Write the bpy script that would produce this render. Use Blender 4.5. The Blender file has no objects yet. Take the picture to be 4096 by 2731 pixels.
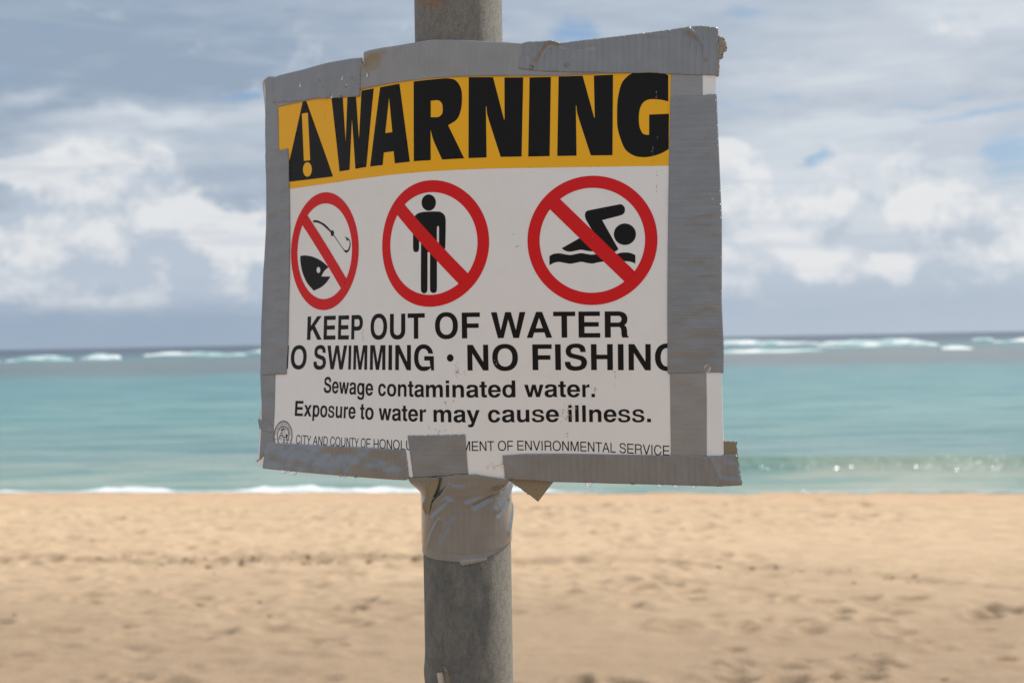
import bpy, math, random
import numpy as np
from mathutils import Matrix, Vector
from mathutils.geometry import delaunay_2d_cdt

scene = bpy.context.scene
COL = scene.collection
rad = math.radians

# ------------------------------------------------------------------ camera
EYE = 1.6                       # eye height above the sand at the pole, metres
ROLL, PITCH = rad(1.05), rad(0.044)
cam_data = bpy.data.cameras.new("camera")
cam = bpy.data.objects.new("camera", cam_data)
COL.objects.link(cam)
cr, sr = math.cos(ROLL), math.sin(ROLL)
fwd = Vector((0, math.cos(PITCH), -math.sin(PITCH)))
up0 = Vector((0, math.sin(PITCH), math.cos(PITCH)))
rt0 = Vector((1, 0, 0))
rt = rt0 * cr - up0 * sr
up = rt0 * sr + up0 * cr
M = Matrix((rt, up, -fwd)).transposed().to_4x4()
M.translation = Vector((0, 0, EYE))
cam.matrix_world = M
cam_data.lens = 50.0
cam_data.sensor_width = 36.0
cam_data.clip_start = 0.05
cam_data.clip_end = 20000.0
cam_data.dof.use_dof = True
cam_data.dof.focus_distance = 0.945
cam_data.dof.aperture_fstop = 13.5
scene.camera = cam

# ------------------------------------------------------------------ exposure
vs = scene.view_settings
vs.view_transform = 'Standard'
vs.look = 'None'
vs.exposure = 0.0
vs.gamma = 1.0
vs.use_curve_mapping = False

# ------------------------------------------------------------------ node helper
class NT:
    """tiny helper for building node trees"""
    def __init__(self, tree):
        self.t = tree; self.n = tree.nodes; self.l = tree.links
    def _in(self, sock, v):
        if v is None: return
        if hasattr(v, 'is_output') or isinstance(v, bpy.types.NodeSocket): self.l.new(v, sock)
        elif isinstance(v, (tuple, list)):
            if len(v) == 3 and len(sock.default_value) == 4: v = (*v, 1.0)
            sock.default_value = v
        else: sock.default_value = v
    def math(self, op, a, b=None, c=None, clamp=False):
        n = self.n.new('ShaderNodeMath'); n.operation = op; n.use_clamp = clamp
        self._in(n.inputs[0], a); self._in(n.inputs[1], b); self._in(n.inputs[2], c)
        return n.outputs[0]
    def add(self, a, b): return self.math('ADD', a, b)
    def sub(self, a, b): return self.math('SUBTRACT', a, b)
    def mul(self, a, b): return self.math('MULTIPLY', a, b)
    def vmul(self, a, b):
        n = self.n.new('ShaderNodeVectorMath'); n.operation = 'MULTIPLY'
        self._in(n.inputs[0], a); self._in(n.inputs[1], b); return n.outputs[0]
    def vadd(self, a, b):
        n = self.n.new('ShaderNodeVectorMath'); n.operation = 'ADD'
        self._in(n.inputs[0], a); self._in(n.inputs[1], b); return n.outputs[0]
    def sstep(self, x, a, b, lo=0.0, hi=1.0):
        n = self.n.new('ShaderNodeMapRange'); n.interpolation_type = 'SMOOTHSTEP'
        self._in(n.inputs[0], x)
        for i, v in ((1, a), (2, b), (3, lo), (4, hi)): self._in(n.inputs[i], v)
        return n.outputs[0]
    def mix(self, f, a, b, mode='MIX'):
        n = self.n.new('ShaderNodeMix'); n.data_type = 'RGBA'; n.blend_type = mode
        self._in(n.inputs[0], f); self._in(n.inputs[6], a); self._in(n.inputs[7], b)
        return n.outputs[2]
    def noise(self, vec, scale=1.0, detail=4.0, rough=0.5, dist=0.0):
        n = self.n.new('ShaderNodeTexNoise'); n.noise_dimensions = '3D'
        self._in(n.inputs['Vector'], vec)
        n.inputs['Scale'].default_value = scale; n.inputs['Detail'].default_value = detail
        n.inputs['Roughness'].default_value = rough; n.inputs['Distortion'].default_value = dist
        return n.outputs[0]
    def sep(self, v):
        n = self.n.new('ShaderNodeSeparateXYZ'); self._in(n.inputs[0], v); return n.outputs
    def comb(self, x, y, z=0.0):
        n = self.n.new('ShaderNodeCombineXYZ')
        for i, v in enumerate((x, y, z)): self._in(n.inputs[i], v)
        return n.outputs[0]
    def ramp(self, f, stops):
        n = self.n.new('ShaderNodeValToRGB'); self._in(n.inputs[0], f)
        e = n.color_ramp.elements
        while len(e) < len(stops): e.new(0.5)
        for k, (p, c) in enumerate(stops):
            e[k].position = p; e[k].color = (*c, 1.0)
        return n.outputs[0]
    def bump(self, h, strength=0.3, dist=0.001, normal=None):
        n = self.n.new('ShaderNodeBump'); n.inputs['Strength'].default_value = strength
        n.inputs['Distance'].default_value = dist
        self._in(n.inputs['Height'], h)
        if normal is not None: self._in(n.inputs['Normal'], normal)
        return n.outputs[0]

# ------------------------------------------------------------------ sun
SUN_AZ, SUN_EL = rad(61.0), rad(52.0)       # azimuth clockwise from +Y (the view direction)
sun_dir = Vector((math.sin(SUN_AZ) * math.cos(SUN_EL), math.cos(SUN_AZ) * math.cos(SUN_EL), math.sin(SUN_EL)))
ld = bpy.data.lights.new("sun", 'SUN')
ld.energy = 4.0
ld.angle = rad(0.5)
ld.color = (1.0, 0.95, 0.88)
sun = bpy.data.objects.new("sun", ld)
COL.objects.link(sun)
sun.rotation_euler = sun_dir.to_track_quat('Z', 'Y').to_euler()

# ------------------------------------------------------------------ sky
# clouds in the view: azimuth, elevation, half width, half height (degrees), weight
HOLES = [(2.7, 12.55, 1.4, 0.79, 0.9), (-9.75, 9.43, 2.28, 0.39, 1), (-10.81, 13.66, 1.05, 0.35, 0.8), (10.25, 9.35, 2.46, 0.25, 0.7), (16.74, 9.07, 3.16, 0.25, 0.55), (17.61, 8.35, 2.63, 0.25, 0.6), (12.7, 7.03, 0.7, 0.42, 1.1), (9.54, 7.0, 0.7, 0.25, 1), (9.02, 7.62, 1.05, 0.21, 0.9), (19.89, 6.21, 1.4, 1.58, 1.1), (-8.35, 11.42, 2.81, 0.7, 0.35), (9.19, 12.44, 2.46, 0.7, 0.5), (0.07, 13.21, 1.05, 0.7, 0.5), (8.14, 8.16, 0.44, 0.21, 0.8)]
CUM = [(-16.42, 6.56, 4.04, 0.96, 0.8), (-19.58, 6.61, 1.4, 0.63, 0.7), (-14.84, 6.97, 2.11, 0.88, 0.3), (-14.49, 4.86, 4.56, 1.4, 0.75), (-18.88, 3.53, 4.04, 1.75, 0.8), (-11.86, 3.41, 3.51, 1.93, 0.75), (-15.72, 1.46, 7.37, 1.05, 0.75), (-10.11, 2.68, 1.58, 1.58, 0.6), (-19.58, 1.44, 2.81, 0.88, 0.4), (9.02, 6.04, 2.11, 1.4, 0.85), (11.3, 4.07, 2.28, 1.58, 0.85), (10.25, 2.33, 2.81, 1.58, 0.7), (16.56, 4.68, 2.28, 1.58, 0.9), (19.02, 3.06, 2.28, 1.75, 0.85), (14.28, 3.14, 3.16, 0.79, 0.85), (16.21, 1.88, 4.21, 1.05, 0.6), (20.42, 3.56, 1.58, 1.23, 0.6), (8.84, 7.45, 1.75, 0.7, 0.5), (13.58, 5.79, 1.58, 0.88, 0.4)]
VEIL_LIGHT = [(-16.25, 7.0, 9.12, 2.63, 0.45), (14.46, 5.6, 8.77, 3.51, 0.3), (-18.35, 9.66, 1.93, 0.32, 0.55), (-15.37, 8.56, 5.26, 0.46, 0.5), (-11.86, 8.68, 3.51, 0.53, 0.45), (-15.37, 7.51, 6.67, 0.88, 0.45), (18.84, 12.36, 3.86, 1.23, 0.5), (12.7, 10.01, 3.86, 0.88, 0.3), (14.46, 8.05, 5.61, 1.05, 0.4), (12.7, 6.15, 7.02, 1.4, 0.4), (-8.35, 8.09, 3.51, 1.05, 0.3), (-19.23, 13.01, 5.26, 2.11, -0.3), (-11.86, 11.66, 6.14, 1.93, -0.2), (15.33, 11.37, 6.14, 1.93, 0.25), (-12.74, 10.18, 3.16, 0.7, -0.25)]
world = bpy.data.worlds.new("World")
scene.world = world
world.use_nodes = True
w = NT(world.node_tree)
w.n.clear()
out = w.n.new('ShaderNodeOutputWorld')
bg = w.n.new('ShaderNodeBackground')
bg.inputs[1].default_value = 0.1
w.l.new(bg.outputs[0], out.inputs[0])
sky = w.n.new('ShaderNodeTexSky')
sky.sky_type = 'NISHITA'
sky.sun_disc = False
sky.sun_elevation = SUN_EL
sky.sun_rotation = SUN_AZ
sky.air_density = 1.0
sky.dust_density = 1.0
sky.ozone_density = 1.5
tc = w.n.new('ShaderNodeTexCoord')
D = tc.outputs['Generated']
dx, dy, dz = w.sep(D)
az = w.mul(w.math('ARCTAN2', dx, dy), 57.2958)
el = w.mul(w.math('ARCSINE', dz), 57.2958)
AZEL = w.comb(az, el, 0.0)
def blobs(items, vec):
    """sum of soft ellipses in the sky: (azimuth, elevation, half width, half height, weight), degrees"""
    tot = None
    for (a, e, ra, re, wt) in items:
        p = w.vmul(w.vadd(vec, (-a, -e, 0.0)), (1.0 / ra, 1.0 / re, 0.0))
        ln = w.n.new('ShaderNodeVectorMath'); ln.operation = 'LENGTH'; w._in(ln.inputs[0], p)
        v = w.sstep(ln.outputs['Value'], 1.35, 0.0, 0.0, wt)
        tot = v if tot is None else w.add(tot, v)
    return tot
# warp of the cloud plane so that edges are ragged
wn = w.n.new('ShaderNodeTexNoise'); wn.inputs['Scale'].default_value = 11.0; wn.inputs['Detail'].default_value = 4.0
w._in(wn.inputs['Vector'], w.vmul(D, (1, 1, 1.6)))
warp = w.vmul(w.vadd(wn.outputs['Color'], (-0.5, -0.5, 0.0)), (7.0, 3.6, 0.0))
WP = w.vadd(AZEL, warp)
# high, stretched veil
n_veil = w.noise(w.vmul(D, (1.0, 1.0, 4.2)), 5.5, 6, 0.55, 0.3)
n_veil2 = w.noise(w.vmul(D, (1.0, 1.0, 5.5)), 16.0, 6, 0.6, 0.2)
veil_n = w.add(w.mul(n_veil, 0.62), w.mul(n_veil2, 0.38))
holes = blobs(HOLES, WP)
veil = w.sstep(w.sub(w.add(veil_n, 0.14), w.mul(holes, 0.36)), 0.27, 0.58)
side = w.sub(1.0, blobs([(-27.0, 11.0, 38.0, 26.0, 1.15)], AZEL))
n_dk = w.noise(w.vmul(D, (1.0, 1.0, 3.0)), 3.2, 3, 0.5)
vb = w.add(w.mul(side, 0.55), w.mul(w.sub(n_veil2, 0.5), 0.85))
vb = w.add(vb, w.mul(w.sub(n_dk, 0.5), 0.9))
vb = w.add(vb, blobs(VEIL_LIGHT, WP))
vb = w.math('ADD', vb, 0.05, clamp=True)
veil_col = w.mix(vb, (3.1, 3.9, 5.0), (6.7, 7.15, 7.65))
blue = w.mix(0.35, w.vmul(sky.outputs[0], (1.0, 1.0, 1.0)), (2.2, 3.9, 6.6))
c = w.mix(w.mul(veil, 0.95), blue, veil_col)
# cumulus bank
def cum(vec, wpv):
    a = w.noise(w.vmul(vec, (1.0, 1.0, 1.25)), 15.0, 10, 0.63, 0.3)
    return w.add(w.mul(w.sub(a, 0.5), 1.7), w.mul(blobs(CUM, wpv), 1.0))
dens = cum(D, WP)
low = w.mul(w.sstep(el, 9.0, 5.0), w.sstep(el, 0.4, 2.4))
gen = w.mul(low, 0.10)
dens = w.add(dens, gen)
mask = w.mul(w.sstep(dens, 0.08, 0.42), w.sstep(el, 0.4, 2.0))
# self shading: compare with the density a little towards the light (up)
n_a = w.noise(w.vmul(D, (1.0, 1.0, 1.2)), 26.0, 7, 0.55, 0.2)
n_b = w.noise(w.vadd(w.vmul(D, (1.0, 1.0, 1.2)), (0.010, 0.0, 0.022)), 26.0, 7, 0.55, 0.2)
n_c = w.noise(w.vmul(D, (1.0, 1.0, 1.4)), 9.0, 4, 0.5)
dens_up = w.add(cum(w.vadd(D, (0.006, 0.0, 0.020)), w.vadd(WP, (0.35, 1.1, 0.0))), gen)
sh = w.add(0.60, w.mul(w.sub(dens, dens_up), 0.95))
sh = w.add(sh, w.mul(w.sub(n_a, n_b), 3.6))
sh = w.add(sh, w.mul(w.sub(n_c, 0.5), 1.8))
sh = w.sub(sh, w.sstep(el, 3.4, 0.8, 0.0, 0.38))
sh = w.math('ADD', sh, 0.0, clamp=True)
cum_col = w.mix(sh, (5.0, 5.7, 6.6), (8.1, 8.2, 8.3))
c = w.mix(w.mul(mask, 0.88), c, cum_col)
# thin grey streaks drifting in front of the cumulus
n_s = w.noise(w.vadd(w.vmul(D, (1.0, 1.0, 7.5)), (3.0, 1.0, 0.0)), 9.0, 6, 0.6, 0.35)
streak = w.mul(w.sstep(n_s, 0.50, 0.66), w.sstep(el, 0.5, 3.0))
c = w.mix(w.mul(streak, 0.42), c, w.mix(side, (4.0, 4.8, 5.9), (5.6, 6.2, 7.1)))
# grey-blue band over the horizon
n_h = w.noise(w.vmul(D, (1.0, 1.0, 8.0)), 8.0, 4, 0.5)
hb = w.sstep(w.add(el, w.mul(w.sub(n_h, 0.5), 1.6)), 2.6, 0.9)
hcol = w.mix(w.add(w.mul(w.sstep(dx, -0.28, 0.25), 0.7), w.mul(w.sstep(el, 1.6, 0.0), 0.15)), (3.1, 4.0, 5.2), (4.9, 5.6, 6.5))
c = w.mix(w.mul(hb, 0.85), c, hcol)
w.l.new(c, bg.inputs[0])

# ------------------------------------------------------------------ object helpers
def tag(o, label=None, cat=None, group=None, kind=None):
    if label: o['label'] = label
    if cat: o['category'] = cat
    if group: o['group'] = group
    if kind: o['kind'] = kind
    return o
def mesh_obj(name, V, Fc, mat, parent=None, smooth=True, uv=None):
    me = bpy.data.meshes.new(name)
    me.from_pydata([tuple(v) for v in V], [], [tuple(f) for f in Fc])
    if smooth: me.polygons.foreach_set('use_smooth', [True] * len(me.polygons))
    if uv is not None:
        lay = me.uv_layers.new(name='UVMap')
        idx = np.zeros(len(me.loops), dtype=np.int32); me.loops.foreach_get('vertex_index', idx)
        lay.data.foreach_set('uv', np.asarray(uv, dtype=np.float32)[idx].ravel())
    me.materials.append(mat)
    me.update()
    o = bpy.data.objects.new(name, me)
    COL.objects.link(o)
    if parent is not None: o.parent = parent
    return o
def grid_obj(name, X, Y, Z, mat, parent=None, uv=None, closed=False):
    n, m = X.shape
    me = bpy.data.meshes.new(name)
    co = np.stack([X, Y, Z], -1).reshape(-1, 3).astype(np.float32)
    i, j = np.meshgrid(np.arange(n - 1), np.arange(m if closed else m - 1), indexing='ij')
    j2 = (j + 1) % m
    q = np.stack([i * m + j, i * m + j2, (i + 1) * m + j2, (i + 1) * m + j], -1).reshape(-1, 4).astype(np.int32)
    me.vertices.add(len(co)); me.vertices.foreach_set('co', co.ravel())
    me.loops.add(q.size); me.loops.foreach_set('vertex_index', q.ravel())
    me.polygons.add(len(q)); me.polygons.foreach_set('loop_start', np.arange(0, q.size, 4, dtype=np.int32))
    me.polygons.foreach_set('loop_total', np.full(len(q), 4, dtype=np.int32))
    me.polygons.foreach_set('use_smooth', np.ones(len(q), dtype=bool))
    if uv is not None:
        lay = me.uv_layers.new(name='UVMap')
        lay.data.foreach_set('uv', np.asarray(uv, dtype=np.float32).reshape(-1, 2)[q.ravel()].ravel())
    me.update(calc_edges=True); me.validate()
    me.materials.append(mat)
    o = bpy.data.objects.new(name, me); COL.objects.link(o)
    if parent is not None: o.parent = parent
    return o
def empty(name, loc, **k):
    o = bpy.data.objects.new(name, None); COL.objects.link(o)
    o.empty_display_size = 0.05
    tag(o, **k)
    return o
_rng = np.random.RandomState(5)
_LAT = _rng.rand(16, 256, 256)
def vnoise(x, y, seed=0):
    x = np.asarray(x, float); y = np.asarray(y, float)
    xi = np.floor(x).astype(int); yi = np.floor(y).astype(int)
    fx = x - xi; fy = y - yi
    fx = fx * fx * (3 - 2 * fx); fy = fy * fy * (3 - 2 * fy)
    L = _LAT[seed % 16]
    a = L[xi % 256, yi % 256]; b = L[(xi + 1) % 256, yi % 256]
    c_ = L[xi % 256, (yi + 1) % 256]; d = L[(xi + 1) % 256, (yi + 1) % 256]
    return (a * (1 - fx) + b * fx) * (1 - fy) + (c_ * (1 - fx) + d * fx) * fy
def fbm(x, y, oct=4, seed=0):
    s = 0.0; a = 0.5
    for k in range(oct):
        s = s + a * vnoise(x * 2 ** k + 17.3 * k, y * 2 ** k + 5.1 * k, seed + k); a *= 0.5
    return s
def new_mat(name):
    m = bpy.data.materials.new(name); m.use_nodes = True
    k = NT(m.node_tree); b = m.node_tree.nodes['Principled BSDF']
    return m, k, b

# ------------------------------------------------------------------ measured outlines on the sign, mm: s to the right, t downwards, flag
SH={'tri':[[(-128.88,50.55,0),(-97.49,112.41,0),(-159.64,111.38,0)],
[(-133.06,63.5,0),(-125.29,63.78,0),(-125.22,98.16,0),(-133.32,97.95,0)],
[(-123.62,105.02,1),(-124.19,106.98,1),(-125.54,108.57,1),(-127.44,109.55,1),(-129.63,109.76,1),(-131.76,109.17,1),(-133.52,107.87,1),(-134.63,106.05,1),(-134.91,104.0,1),(-134.34,102.02,1),(-132.98,100.43,1),(-131.06,99.47,1),(-128.86,99.27,1),(-126.73,99.87,1),(-124.99,101.18,1),(-123.9,102.99,1)]],'W':[[(-95.23,55.76,0),(-81.78,56.13,0),(-80.55,89.88,0),(-75.98,56.25,0),(-66.86,56.4,0),(-65.18,89.38,0),(-60.58,56.26,0),(-47.96,56.31,0),(-57.99,109.29,0),(-70.31,109.49,0),(-72.24,74.62,0),(-77.13,109.5,0),(-89.29,109.57,0)]],'A':[[(-41.77,56.31,0),(-24.24,55.91,0),(-16.08,109.27,0),(-29.39,109.35,0),(-30.25,101.02,0),(-39.58,101.08,0),(-40.91,109.51,0),(-53.89,109.36,0)],
[(-33.61,64.26,0),(-31.19,87.89,0),(-37.8,88.07,0)]],'R':[[(-12.47,55.63,0),(7.28,55.49,1),(13.69,55.69,1),(18.81,57.41,1),(22.35,62.82,1),(23.18,69.57,1),(22.46,76.98,1),(19.77,83.18,1),(13.53,86.93,0),(25.0,109.47,0),(9.2,109.52,0),(2.81,96.32,1),(0.55,89.08,0),(0.66,109.38,0),(-12.81,109.22,0)],
[(0.73,69.67,0),(6.52,69.86,1),(8.97,72.12,1),(9.55,75.51,1),(9.15,78.84,1),(6.55,80.91,1),(0.73,80.73,0)]],'N':[[(27.67,55.6,0),(44.12,56.11,0),(51.74,84.44,0),(52.11,84.44,0),(51.71,56.39,0),(64.14,56.53,0),(63.7,109.32,0),(49.77,109.28,0),(40.65,81.37,1),(39.91,75.54,0),(39.53,75.53,0),(40.32,109.41,0),(27.95,109.44,0)]],'I':[[(68.34,56.57,0),(82.41,56.43,0),(82.14,109.31,0),(68.05,109.39,0)]],'N2':[[(87.49,56.13,0),(103.38,55.97,0),(111.13,84.18,0),(111.49,84.19,0),(110.72,55.98,0),(123.32,55.65,0),(123.22,109.39,0),(109.11,109.3,0),(100.28,81.96,1),(99.35,75.74,0),(99.05,75.73,0),(99.77,109.29,0),(87.12,109.31,0)]],'G':[[(126.08,81.02,1),(126.55,71.44,1),(129.09,61.4,1),(133.75,56.21,1),(138.9,54.3,1),(145.45,53.83,1),(152.92,54.48,1),(157.11,55.78,1),(159.35,57.13,0),(159.31,74.4,0),(155.73,73.36,1),(151.08,72.68,1),(146.42,72.82,1),(143.16,74.67,1),(141.07,78.46,1),(140.24,84.19,1),(140.77,90.89,1),(142.74,95.22,1),(145.07,96.22,1),(146.93,96.26,0),(146.95,82.84,0),(159.73,82.54,0),(159.59,105.92,0),(155.75,108.22,1),(150.19,110.21,1),(143.7,111.04,1),(137.19,109.88,1),(131.6,105.74,1),(128.3,98.29,1),(126.4,90.61,1)]],'swim':[[(106.08,151.51,0),(105.5,149.3,1),(105.64,147.11,1),(106.87,145.8,1),(108.83,145.32,1),(126.94,141.98,1),(129.11,141.87,1),(130.91,143.43,1),(131.42,145.49,1),(130.7,147.82,1),(128.54,149.03,1),(116.6,152.01,0),(127.16,170.98,0),(125.5,172.41,1),(123.33,172.53,1),(118.99,171.53,1),(114.64,171.48,1),(109.92,172.29,1),(106.29,171.81,1),(103.02,171.19,1),(99.38,171.73,1),(96.1,172.34,1),(92.82,171.79,1),(90.27,170.08,0),(102.31,163.37,0),(110.3,158.87,0)]],'swimhead':[[(138.49,161.51,1),(138.14,163.67,1),(137.13,165.6,1),(135.55,167.13,1),(133.56,168.1,1),(131.35,168.41,1),(129.15,168.04,1),(127.15,167.02,1),(125.57,165.45,1),(124.56,163.49,1),(124.21,161.32,1),(124.56,159.16,1),(125.57,157.22,1),(127.16,155.69,1),(129.15,154.72,1),(131.36,154.41,1),(133.56,154.78,1),(135.55,155.81,1),(137.13,157.38,1),(138.14,159.34,1)]],'wave':[[(82.21,175.09,0),(84.78,173.74,1),(88.8,173.35,1),(92.81,174.13,1),(96.09,174.53,1),(99.37,173.92,1),(103.02,173.38,1),(106.65,174.0,1),(109.92,174.48,1),(114.64,173.95,1),(118.26,173.71,1),(121.88,174.48,1),(125.13,174.52,1),(128.39,173.54,1),(132.0,173.29,1),(135.24,173.77,1),(138.12,175.12,0),(138.11,180.56,0),(135.23,179.44,1),(130.54,178.95,1),(125.48,180.05,1),(121.87,180.15,1),(117.52,179.16,1),(113.9,179.55,1),(110.26,180.24,1),(106.63,179.76,1),(103.0,179.06,1),(99.35,179.67,1),(95.71,180.22,1),(92.06,179.59,1),(88.78,178.97,1),(85.48,179.36,1),(82.18,181.0,0)]],'head':[[(4.48,137.88,1),(4.14,139.73,1),(3.19,141.32,1),(1.73,142.46,1),(-0.07,143.02,1),(-2.01,142.93,1),(-3.84,142.19,1),(-5.34,140.89,1),(-6.33,139.2,1),(-6.66,137.31,1),(-6.3,135.46,1),(-5.3,133.87,1),(-3.79,132.74,1),(-1.95,132.19,1),(-0.02,132.29,1),(1.77,133.04,1),(3.22,134.32,1),(4.16,136.01,1)]],'man':[[(-1.21,143.65,1),(-6.07,143.71,1),(-10.16,144.62,1),(-12.76,146.89,1),(-13.63,151.35,1),(-13.81,167.52,1),(-13.07,169.8,1),(-11.21,170.33,1),(-9.55,169.79,1),(-8.9,167.71,1),(-8.75,154.59,1),(-7.93,153.28,1),(-7.21,154.66,1),(-7.48,195.88,1),(-6.32,197.77,1),(-4.81,198.18,1),(-3.22,197.61,1),(-2.33,195.99,1),(-2.12,170.58,0),(-0.12,170.65,0),(-0.24,196.03,1),(0.7,197.54,1),(2.41,198.1,1),(4.11,197.61,1),(4.97,195.99,1),(5.18,155.19,1),(5.52,153.72,1),(6.03,153.51,1),(6.62,153.83,1),(6.78,155.26,1),(6.81,167.91,1),(7.64,169.57,1),(9.06,170.14,1),(10.72,169.52,1),(11.39,167.68,1),(11.78,150.25,1),(11.05,146.88,1),(8.57,144.54,1),(5.64,143.89,1)]],'fish':[[(-140.77,166.79,0),(-133.96,166.88,1),(-124.92,168.29,1),(-114.84,171.53,1),(-105.13,176.54,0),(-110.77,179.28,1),(-114.27,182.94,0),(-102.64,183.43,0),(-107.64,187.42,1),(-114.65,190.74,1),(-123.67,192.95,0),(-132.84,186.27,1),(-138.45,178.19,1),(-140.78,170.48,1)],
[(-115.53,178.23,1),(-115.84,179.31,1),(-116.73,180.07,1),(-117.93,180.32,1),(-119.15,179.98,1),(-120.04,179.14,1),(-120.37,178.03,1),(-120.06,176.95,1),(-119.17,176.18,1),(-117.96,175.94,1),(-116.75,176.28,1),(-115.86,177.12,1)]],'hook':[[(-124.38,142.15,0),(-121.85,141.85,1),(-117.35,142.6,1),(-110.39,145.18,1),(-104.45,148.7,1),(-101.68,150.87,0),(-99.86,150.41,1),(-98.08,151.94,1),(-98.32,153.75,0),(-86.63,164.2,1),(-83.17,165.79,1),(-80.23,164.82,1),(-78.76,162.09,1),(-78.75,160.13,1),(-79.91,158.78,1),(-80.98,158.6,0),(-82.06,159.38,0),(-82.44,158.07,0),(-84.78,155.74,0),(-79.7,157.83,1),(-77.69,160.47,1),(-77.8,163.27,1),(-79.26,165.88,1),(-82.19,167.42,1),(-84.46,166.85,1),(-98.73,154.29,0),(-100.55,154.75,1),(-102.04,153.7,1),(-102.21,152.15,1),(-107.47,148.8,1),(-113.42,145.56,1),(-119.4,143.74,1),(-123.92,143.33,0)]]}
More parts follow.
